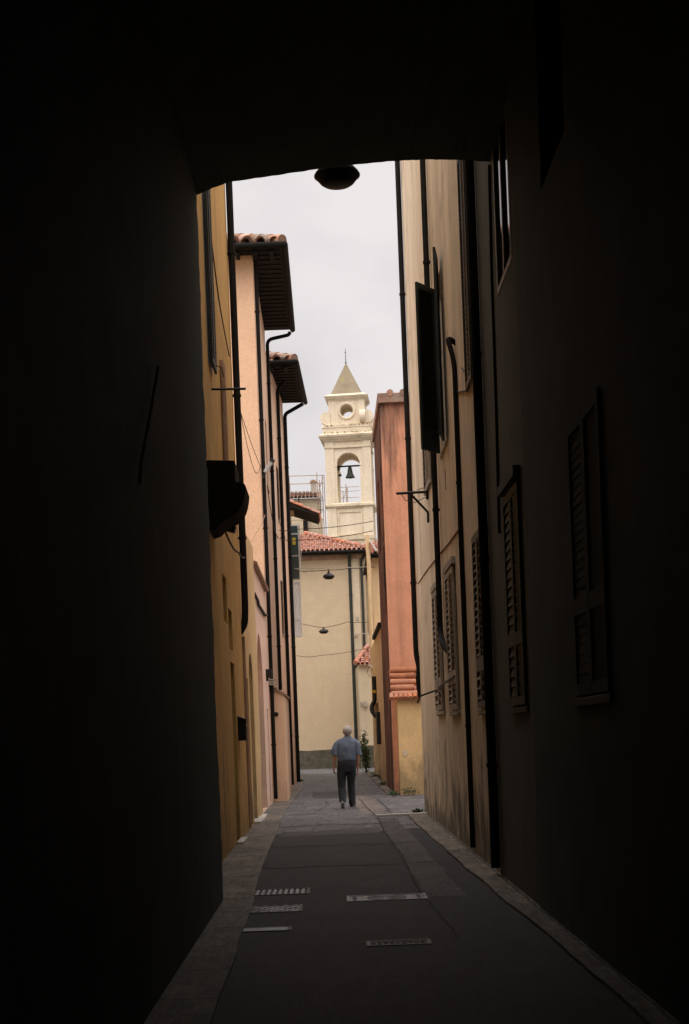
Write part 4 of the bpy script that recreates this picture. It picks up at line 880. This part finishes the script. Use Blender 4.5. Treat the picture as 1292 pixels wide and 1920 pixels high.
for i in range(60):
    x = R.uniform(-HWD,HWD); s = R.uniform(.03,.10); onl = R.random() < .55
    c = Vector((x, -HWD-.12 if onl else -HWD-.36, zt1-.02 if onl else zc1-.02)); q = [c+Vector((R.uniform(-s,s)*1.6,R.uniform(-s,s)*.6,R.uniform(-.3*s,s*.8))) for _ in range(5)]
    mb.add(q, [(0,1,2),(1,2,3),(2,3,4),(0,3,4)])
tb(mb, 'moss', 'moss', tower)
# upper stage with the round opening
z_u0, z_u1 = zt1-.098, TZ(749,d=.4); UW = 1.25; zo_ = TZ(770.6,d=.4); ro = .45
mb = MB(); K = 32
for a in (0, math.pi/2, math.pi, -math.pi/2):
    rm = Matrix.Rotation(a, 4, 'Z'); V = []; Fs = []
    if a in (0, math.pi):
        for k in range(K):
            th_ = 2*math.pi*k/K; c_, s_ = math.cos(th_), math.sin(th_)
            sc_ = min(UW/max(abs(c_),1e-6), (z_u1-zo_)/s_ if s_ > 1e-6 else 1e9, (zo_-z_u0)/-s_ if s_ < -1e-6 else 1e9)
            V += [(ro*c_,-UW,zo_+ro*s_), (sc_*c_,-UW,zo_+sc_*s_)]
        Fs = [(2*k,2*k+1,(2*k+3)%(2*K),(2*k+2)%(2*K)) for k in range(K)]
        V += [(-UW,-UW,z_u0),(UW,-UW,z_u0),(UW,-UW,z_u1),(-UW,-UW,z_u1)]
        # corner fillers
        for ci, (cx, cz) in enumerate(((-UW,z_u0),(UW,z_u0),(UW,z_u1),(-UW,z_u1))):
            ks = [k for k in range(K)]; best = min(ks, key=lambda k: abs(math.atan2(cz-zo_,cx)-math.atan2(V[2*k+1][2]-zo_, V[2*k+1][0])))
            for k2 in (best-1, best): Fs.append((2*(k2 % K)+1, 2*((k2+1) % K)+1, 2*K+ci))
        mb.add([rm @ Vector(v) for v in V], Fs)
    else: mb.add([rm @ Vector(v) for v in ((-UW,-UW,z_u0),(UW,-UW,z_u0),(UW,-UW,z_u1),(-UW,-UW,z_u1))], [(0,1,2,3)])
mb.lathe([(ro,-UW),(ro,UW)], (0,0,zo_), K, (Vector((1,0,0)),Vector((0,0,1)),Vector((0,1,0))))
tb(mb, 'upper_stage', 'towerst', tower)
mb = MB(); mb.lathe([(ro,.0),(ro,.07),(ro+.13,.08),(ro+.17,.05),(ro+.18,0)], (0,-UW,zo_), K, (Vector((1,0,0)),Vector((0,0,1)),Vector((0,-1,0)))); tb(mb, 'oculus_ring', 'towerst', tower)
mb = MB()
for sx in (-1, 1):
    for sy in (-1, 1):
        x, y = sx*(UW-.2), sy*(UW-.2); mb = MB(); mb.box((x-.22,y-.22,z_u0), (x+.22,y+.22,z_u1-.02)); tb(mb, 'upper_pilaster', 'towerst', tower)
for a in (0, math.pi, math.pi/2):                 # scroll volutes at the corners
    for sx in (-1, 1):
        mb = MB(); rm = Matrix.Rotation(a, 4, 'Z'); zv = TZ(783,d=.4); pr = []
        for k in range(15): t = -1.9+k*3.6/14; pr.append((sx*(UW+.16+.47*math.cos(t)), zv+.47*math.sin(t)))
        pr += [(sx*(UW-.06), zv+.44), (sx*(UW-.06), zt1-.1), (sx*(UW+.35), zt1-.1)]
        q = MB(); q.prism([(x, -UW-.10, z) for x, z in pr], (0,.42,0)); mb.add([rm @ v for v in q.v], q.f); tb(mb, 'volute', 'towerst', tower)
zc = z_u1
mb = MB(); ring(mb, UW+.05, zc-.06, zc+.05, UW+.10); ring(mb, UW+.16, zc+.052, zc+.16, UW+.22); ring(mb, UW+.25, zc+.162, zc+.24, UW+.29); ring(mb, UW+.29, zc+.241, TZ(737.5,d=.4), UW-.05); tb(mb, 'upper_cornice', 'towertrim', tower)
zs_, za_ = TZ(737.5,d=.4)+.002, TZ(682,d=1.66)
mb = MB(); c8 = []                           # eight-sided stone spire
b1 = 1.14; ch = .30
base = [(-b1,-b1+ch),(-b1+ch,-b1),(b1-ch,-b1),(b1,-b1+ch),(b1,b1-ch),(b1-ch,b1),(-b1+ch,b1),(-b1,b1-ch)]
mb.add([(x,y,zs_) for x,y in base]+[(x*.03,y*.03,za_) for x,y in base], [(i,(i+1)%8,8+(i+1)%8,8+i) for i in range(8)]+[tuple(range(8,16))]); tb(mb, 'spire', 'spire', tower)
mb = MB(); zf1 = TZ(654,d=1.66); mb.tube([(0,0,za_-.1),(0,0,zf1)], [.03,.015], 8); mb.lathe([(0,-.07),(.06,-.03),(.06,.03),(0,.07)], (0,0,za_+.05), 10); mb.tube([(-.08,0,zf1-.28),(.06,0,zf1-.28)], .014, 6); tb(mb, 'finial', 'iron', tower)
# bell
zb_ = TZ(879.5); zbm = TZ(867)
bell = MB(); bell.lathe([(r*1.1,z*1.12) for r,z in [(0,.34),(.09,.34),(.13,.30),(.155,.15),(.19,-.05),(.26,-.2),(.315,-.28),(.315,-.31),(.27,-.30),(.2,-.15),(0,.2)]], (0,0,zb_), 24); bl = tb(bell, 'bell', 'bronze', tower)
mb = MB(); mb.tube([(0,0,zb_-.05),(0,0,zb_-.34)], [.02,.05], 8); mb.lathe([(0,-.42),(.06,-.38),(.06,-.32),(0,-.28)], (0,0,zb_), 10); tb(mb, 'clapper', 'iron', bl)
mb = MB(); mb.obox((0,0,zbm+.02), (1,0,.0), (0,1,0), (0,0,1), 1.9, .12, .10); mb.obox((0,0,zbm-.07), (1,0,0), (0,1,0), (0,0,1), .22, .14, .14); mb.obox((.86,-.1,zbm-.03), (1,0,0), (0,1,0), (0,0,1), .10, .2, .34); mb.obox((-.80,-.1,zbm-.1), (1,0,0), (0,1,0), (0,0,1), .14, .3, .34); mb.obox((-.72,-.1,zbm-.62), (1,0,0), (0,1,0), (0,0,1), .22, .2, .14); tb(mb, 'bell_beam', 'iron', tower)

# ------------------------------------------------------------------ street lamps hung over the alley
def lamp(x, d, z, w_, label, stem=.12):
    t = thing('street_lamp', label, 'street lamp', (x, d, z), 'saucer lamps hung over the alley'); c = Vector((x, d, z)); r = w_/2
    mb = MB(); mb.lathe([(0,r*.52),(r*.36,r*.50),(r*.76,r*.34),(r*.97,r*.10),(r,.0),(r*.98,-r*.06)], c, 36); mb.build('lamp_shade', 'iron', t)
    mb = MB(); mb.lathe([(r*.972,-r*.055),(r*.75,-r*.33),(r*.60,-r*.43),(r*.3,-r*.47),(0,-r*.48)], c, 36); mb.build('lamp_bowl', 'iron', t)
    mb = MB(); mb.lathe([(r*1.0,r*.03),(r*1.02,r*.02),(r*1.02,-r*.04),(r*.985,-r*.065)], c, 36); mb.build('lamp_rim', 'pipegreen', t)
    mb = MB(); mb.tube([c+Vector((0,0,r*.45)), c+Vector((0,0,r*.45+stem))], r*.12, 10); mb.tube([c+Vector((0,0,r*.45)), c+Vector((0,0,r*.45+stem*.35))], r*.26, 12); mb.build('lamp_stem', 'iron', t)
p = at(632,329,14.75); lamp(p.x, 14.75, p.z, .445, 'large black saucer lamp hanging right under the archway', .3)
LA = p.copy()
p = at(616.5,1081,54); lamp(p.x, 54, p.z, .43, 'black saucer lamp on the higher wire before the cream end wall', .16); LB = p.copy()
p = at(607,1184,66); lamp(p.x, 66, p.z, .43, 'black saucer lamp on the lower wire before the cream end wall', .1); LC = p.copy()

cable('cable', [(XO, 14.75, LA.z+.42), (LA.x,14.75,LA.z+.38), (XW, 14.75, LA.z+.45)], .008, 'suspension wire of the large lamp just behind the archway', sag=.0)
cable('cable', [at(552,1066,54), at(616.5,1063,54)+Vector((0,0,-.02)), at(702,1062,54)], .014, 'pale double wire crossing the alley above the higher lamp', 'wirepale', .02)
cable('cable', [at(556,1071,54.1), LB+Vector((0,0,.24)), at(652,1066,54.1), at(704,1063,54.1)], .012, 'dark wire carrying the higher saucer lamp across the alley', 'wire', .02)
cable('cable', [at(556,1066,53.6), at(572,1073,53.6), at(590,1066,53.6)], .011, 'pale slack wire loop beside the white shutter', 'wirepale', .02)
cable('cable', [at(561,1168,66), LC+Vector((0,0,.17)), at(652,1166,66), at(694,1166,66)], .012, 'dark wire carrying the lower saucer lamp', 'wire', .03)
cable('cable', [at(556,1229,64), at(600,1229,64), at(700,1212,64)], .010, 'lowest thin wire sagging over the end wall', 'wire', .06)
cable('cable', [at(515,992,44.5), at(560,992,44.5), at(700,977,42.3)], .010, 'upper thin wire crossing in front of the tower shaft', 'wire', .05)
cable('cable', [at(516,1008,44.5), at(570,1012,44.5), at(700,995,42.3)], .010, 'lower thin wire crossing in front of the tower shaft', 'wire', .05)
cable('cable', [on(388,380,XO+.03), on(410,560,XO+.06), on(430,668,XO+.03)], .010, 'black cable sloping down the ochre wall by the drainpipe', 'wire', .03)
cable('cable', [at(447,745,25.1), at(455,795,27.5), at(463,833,30), at(471,865,32.5), at(477,882,33.8), at(481,888,34.5), at(485,885,34.9), at(489,872,35.2)], .007, 'thin lower looping wire in front of the peach wall', 'wire', 0)
cable('cable', [at(447,760,25.1), at(489,876,35.2)], .007, 'thin upper sloping wire in front of the peach wall', 'wire', .05)
cable('cable', [at(462,1022,29), at(480,1000,32), at(497,965,35.2)], .006, 'thin grey wire rising from the yellow house to the peach drainpipe', 'coping', .05)
cable('cable', [at(501,910,35.5), at(512,980,40), at(522,1008,44)], .012, 'black cable bundle running along the peach facades', 'wire', .08)
cable('cable', [at(424,1000,19.8), at(448,1036,23.6), at(460,1042,25.1)], .016, 'dark cable from the black floodlight to the drainpipe', 'wire', .06)
cable('cable', [at(518,1006,44), at(530,1035,46), at(546,1062,50)], .014, 'sagging black cable beside the far drainpipes', 'wire', .06)

# ------------------------------------------------------------------ bush and weeds
def plant(name, label, cat, c, sx, sy, sz, nleaf, size, m, stems=4, group=None):
    t = thing(name, label, cat, c, group); c = Vector(c)
    mb = MB(); tips = []
    for i in range(stems):
        a = R.uniform(0, 6.28); e = c+Vector((math.cos(a)*sx*.5, math.sin(a)*sy*.5, sz*R.uniform(.5,.9))); mb.tube([c+Vector((math.cos(a)*.02,math.sin(a)*.02,0)), c.lerp(e,.5)+Vector((0,0,sz*.1)), e], [size*.12,size*.09,size*.04], 5); tips.append(e)
    mb.build('stem', 'stem', t)
    mb = MB(); cl = [Vector((R.uniform(-1,1)*sx*.6, R.uniform(-1,1)*sy*.6, R.uniform(.2,.9)*sz)) for _ in range(max(4, nleaf//25))]
    for i in range(nleaf):
        q = R.choice(cl); p = c+q+Vector((R.gauss(0,sx*.22), R.gauss(0,sy*.22), R.gauss(0,sz*.13)))
        if p.z < .02: p.z = .02+R.random()*.05
        d = Vector((R.uniform(-1,1),R.uniform(-1,1),R.uniform(-.4,.9))).normalized(); s = d.orthogonal().normalized(); ss = size*R.uniform(.6,1.2)
        mb.add([p, p+d*ss*.5+s*ss*.28, p+d*ss, p+d*ss*.5-s*ss*.28], [(0,1,2,3)])
    mb.build('leaves', m, t)
plant('bush', 'dark green bush growing at the foot of the yellow house by the end wall', 'bush', (1.33,58.0,.0), .22, .5, 1.45, 700, .11, 'leaf', 6)
for px, py, d, s, lab in ((738,1498,36.2,.20,'green weeds at the left foot of the yellow lean-to wall'), (775,1490,36.4,.34,'broad green weeds along the foot of the yellow lean-to wall'), (783,1524,28.0,.16,'small green weeds at the corner of the cream house'), (720,1466,43.5,.2,'green weeds at the base of the orange house'), (700,1452,52,.3,'green weeds beside the black gate'), (562,1461,50,.15,'small weeds on the left pavement near the dark house')):
    p = at(px, py, d); plant('weed', lab, 'weed', (p.x,d,0), s*.8, s*.4, s*.55, 110, .06, 'weed', 4, 'weeds along the walls')

# ------------------------------------------------------------------ the walking man (seen from behind)
MX, MD = at(651.5,1512,31.3).x, 31.3
man = thing('person', 'grey-haired man in blue shirt and dark trousers walking away', 'person', (MX, MD, 0))
man['category'] = 'person'
S = Vector((MX, MD, 0))
def skinned(name, verts, edges, m, parent, root=0, sub=2):
    me = bpy.data.meshes.new(name); bm = bmesh.new(); lay = bm.verts.layers.skin.verify(); bv = []
    for (p, r) in verts:
        v = bm.verts.new(S+Vector(p)); v[lay].radius = (r, r) if not isinstance(r, tuple) else r; bv.append(v)
    for a, b in edges: bm.edges.new((bv[a], bv[b]))
    bv[root][lay].use_root = True; bm.to_mesh(me); bm.free()
    o = bpy.data.objects.new(name, me); C.objects.link(o)
    o.modifiers.new('Skin', 'SKIN').use_smooth_shade = True
    s = o.modifiers.new('Sub', 'SUBSURF'); s.levels = s.render_levels = sub
    dg = bpy.context.evaluated_depsgraph_get(); nm = bpy.data.meshes.new_from_object(o.evaluated_get(dg)); nm.name = name
    o.modifiers.clear(); o.data = nm; nm.materials.clear(); nm.materials.append(M[m])
    nm.polygons.foreach_set('use_smooth', [True]*len(nm.polygons))
    o.parent = parent; o.matrix_parent_inverse = Matrix.Translation(-S); return o
V = []; E = []
def jv(p, r, prev=None):
    V.append((p, r)); i = len(V)-1
    if prev is not None: E.append((prev, i))
    return i
pel = jv((.02,0,.93), (.13,.10)); wa = jv((.025,0,1.07), (.13,.10), pel); chs = jv((.035,.0,1.24), (.15,.11), wa); up_ = jv((.045,.0,1.385), (.13,.085), chs)
nk = jv((.052,.015,1.47), .056, up_); nk2 = jv((.056,.025,1.535), .056, nk); hd = jv((.058,.03,1.60), (.074,.085), nk2); hd2 = jv((.06,.025,1.66), (.072,.082), hd); hd3 = jv((.06,.02,1.70), (.045,.05), hd2)
nose = jv((.058,.125,1.585), .014, hd)
for sx, sh, el, wr, dirn in ((-1, (-.145,.0,1.385), (-.222,-.045,1.115), (-.250,-.0,.89), Vector((-.06,.10,-1))), (1, (.215,.0,1.395), (.258,.0,1.115), (.250,.065,.84), Vector((.02,.16,-1)))):
    a = jv(sh, .055, up_); b = jv(tuple(Vector(sh).lerp(Vector(el), .5)), .048, a); e = jv(el, .040, b); f1 = jv(tuple(Vector(el).lerp(Vector(wr), .4)), .040, e); w_ = jv(wr, .026, f1)
    dn = dirn.normalized(); pa = Vector(wr)+dn*.055; pm = jv(tuple(pa), (.026,.026), w_)
    side = Vector((.25*sx, 1, .1)).normalized(); side = (side-dn*side.dot(dn)).normalized(); inw = dn.cross(side)*(-1 if sx > 0 else 1); inw = Vector((-sx, 0, 0)) if abs(inw.x) < .2 else inw*(1 if inw.x*sx < 0 else -1)
    for k, (o_, ln) in enumerate(((.028,.078),(.010,.088),(-.009,.082),(-.027,.064))):
        b0 = jv(tuple(pa+dn*.028+side*o_), .0105, pm); b1 = jv(tuple(pa+dn*(.028+ln*.5)+side*o_*1.15+inw*.006), .0095, b0); b2 = jv(tuple(pa+dn*(.028+ln*.8)+side*o_*1.1+inw*.024), .0085, b1); jv(tuple(pa+dn*(.028+ln*.92)+side*o_+inw*.042), .007, b2)
    t0 = jv(tuple(pa-dn*.02+side*.034), .0125, pm); t1 = jv(tuple(pa+dn*.02+side*.056+inw*.012), .0105, t0); jv(tuple(pa+dn*.052+side*.060+inw*.024), .0085, t1)
for hp, kn, an, toe in (((-.085,0,.86), (-.105,.05,.49), (-.094,-.13,.14), (-.094,.0,.03)), ((.115,0,.86), (.095,.12,.49), (.105,.10,.10), (.135,.26,.03))):
    a = jv(hp, .085, pel); b = jv(tuple(Vector(hp).lerp(Vector(kn), .5)), .072, a); k_ = jv(kn, .052, b); c_ = jv(tuple(Vector(kn).lerp(Vector(an), .35)), .055, k_); d_ = jv(an, .036, c_); jv(toe, .030, d_)
skinned('body', V, E, 'skin', man)
# trousers: hips + two legs, one mesh
mb = MB(); sh = lambda r: [(x+MX, y+MD, z, a, b) for x, y, z, a, b in r]
mb.loft(sh([(.03,0,1.075,.172,.13),(.025,0,1.03,.182,.14),(.02,-.005,.96,.19,.15),(.018,-.005,.89,.192,.148),(.015,0,.84,.185,.14),(.014,0,.77,.165,.125)]), 22)
for hp in (((-.078,0,.86,.108,.125),(-.088,.015,.75,.106,.115),(-.100,.04,.62,.092,.10),(-.104,.05,.50,.082,.088),(-.10,.02,.40,.080,.086),(-.100,-.05,.29,.077,.082),(-.096,-.105,.19,.072,.078),(-.094,-.125,.135,.074,.082)),
           ((.112,0,.86,.108,.125),(.110,.03,.75,.104,.115),(.102,.085,.62,.090,.10),(.098,.12,.50,.080,.086),(.100,.12,.40,.080,.085),(.103,.11,.27,.076,.082),(.106,.10,.16,.071,.078),(.107,.10,.07,.074,.086))):
    mb.loft(sh(hp), 16)
mb.build('trousers', 'trouser', man)
mb = MB(); mb.loft(sh([(.03,0,1.06,.178,.137),(.03,0,1.085,.178,.137)]), 22, cap=False); mb.build('belt', 'shoe', man)
# shirt: torso and two short sleeves, one mesh
mb = MB()
mb.loft(sh([(.025,0,1.005,.186,.15),(.026,0,1.04,.196,.16),(.03,-.005,1.12,.203,.158),(.034,-.005,1.22,.208,.152),(.038,-.005,1.30,.212,.142),(.041,0,1.36,.210,.128),(.044,.002,1.41,.192,.110),(.048,.006,1.45,.145,.092),(.052,.012,1.485,.085,.075),(.055,.015,1.515,.064,.066)]), 26)
for pts, rr in ((((-.06,0,1.425),(-.12,0,1.39),(-.175,-.01,1.32),(-.205,-.02,1.24),(-.222,-.035,1.16),(-.228,-.04,1.12)), (.05,.074,.083,.080,.077,.079)), (((.145,0,1.43),(.205,0,1.395),(.242,0,1.32),(.255,0,1.24),(.264,0,1.16),(.268,0,1.12)), (.05,.072,.080,.078,.076,.079))):
    mb.tube([S+Vector(p) for p in pts], list(rr), 16)
for i, v in enumerate(mb.v):
    q = v-S
    if q.z < 1.44: v += Vector((q.x, q.y, 0)).normalized()*(.009*math.sin(30*q.z+16*q.x)+.008*math.sin(46*q.x-19*q.z))
mb.build('shirt', 'shirt', man, subsurf=1)
mb = MB(); mb.loft(sh([(.056,.016,1.49,.070,.072),(.057,.018,1.525,.064,.066)]), 18, cap=False); mb.build('collar', 'shirt', man)
# hair: a cap that follows the skull, full at the back
hb = MB(); c = Vector((.059,.012,1.625)); nn_ = 22; rings = []
for i in range(12):
    ph = math.pi*.5-(i/11)*math.pi*.82
    ring_ = []
    for k in range(nn_):
        a = 2*math.pi*k/nn_; front = max(0, math.sin(a)); ph2 = max(ph, -.95+front*1.45)
        rr = .100*math.cos(ph2); ring_.append(S+c+Vector((rr*math.cos(a)*.97+R.uniform(-.004,.004), rr*math.sin(a)*1.12+R.uniform(-.004,.004), .110*math.sin(ph2)+R.uniform(-.004,.004))))
    rings.append(ring_)
hb.add([p for r_ in rings for p in r_], [(i*nn_+k, i*nn_+(k+1)%nn_, (i+1)*nn_+(k+1)%nn_, (i+1)*nn_+k) for i in range(11) for k in range(nn_)], True)
hb.build('hair', 'hair', man)
for sx in (-1, 1):
    mb = MB(); mb.lathe([(0,.014),(.012,.012),(.02,0),(.012,-.010),(0,-.012)], S+Vector((.058+sx*.088,.03,1.60)), 12, (Vector((0,1,0)),Vector((0,.25,1.35)),Vector((sx,0,0)))); mb.build('ear', 'skin', man)
    mb = MB(); mb.lathe([(0,.008),(.010,.005),(.012,0),(0,-.006)], S+Vector((.058+sx*.032,.108,1.615)), 10, (Vector((1,0,0)),Vector((0,0,1)),Vector((0,1,0)))); mb.build('eye', 'paper', man)
mb = MB(); mb.tube([S+Vector((.032,.106,1.545)), S+Vector((.058,.114,1.543)), S+Vector((.084,.106,1.545))], .006, 6); mb.build('mouth', 'skin', man)
for heel, toe, lift in (((-.096,-.175,.13), (-.094,.0,.03), 1), ((.095,.07,.03), (.150,.31,.03), 0)):
    h_, t_ = Vector(heel), Vector(toe); f = (t_-h_).normalized(); sd = f.cross(Vector((0,0,1))).normalized(); upv = sd.cross(f)
    def foot(mb, w_, h0, h1, ext):
        P_ = []
        for (q, ww, hh) in ((-.06,.7,1.0),(-.03,1.0,1.1),(.06,.95,1.0),(.15,1.08,.72),(.22,1.0,.55),(.255,.6,.45)):
            b = h_+f*q
            P_.append([b+sd*ww*w_+upv*h0, b+sd*ww*w_*.75+upv*(h0+(h1-h0)*hh), b-sd*ww*w_*.75+upv*(h0+(h1-h0)*hh), b-sd*ww*w_+upv*h0])
        V_ = [S+p for r_ in P_ for p in r_]; mb.add(V_, [(i*4+k, i*4+(k+1)%4, (i+1)*4+(k+1)%4, (i+1)*4+k) for i in range(5) for k in range(4)]+[(0,1,2,3),(20,21,22,23)], True)
    mb = MB(); foot(mb, .048, -.005, .085, 0); so_ = mb.build('shoe', 'shoe', man, subsurf=2)
    mb = MB(); foot(mb, .047, -.028, .0, 0); mb.build('sole', 'sole', so_, subsurf=1)
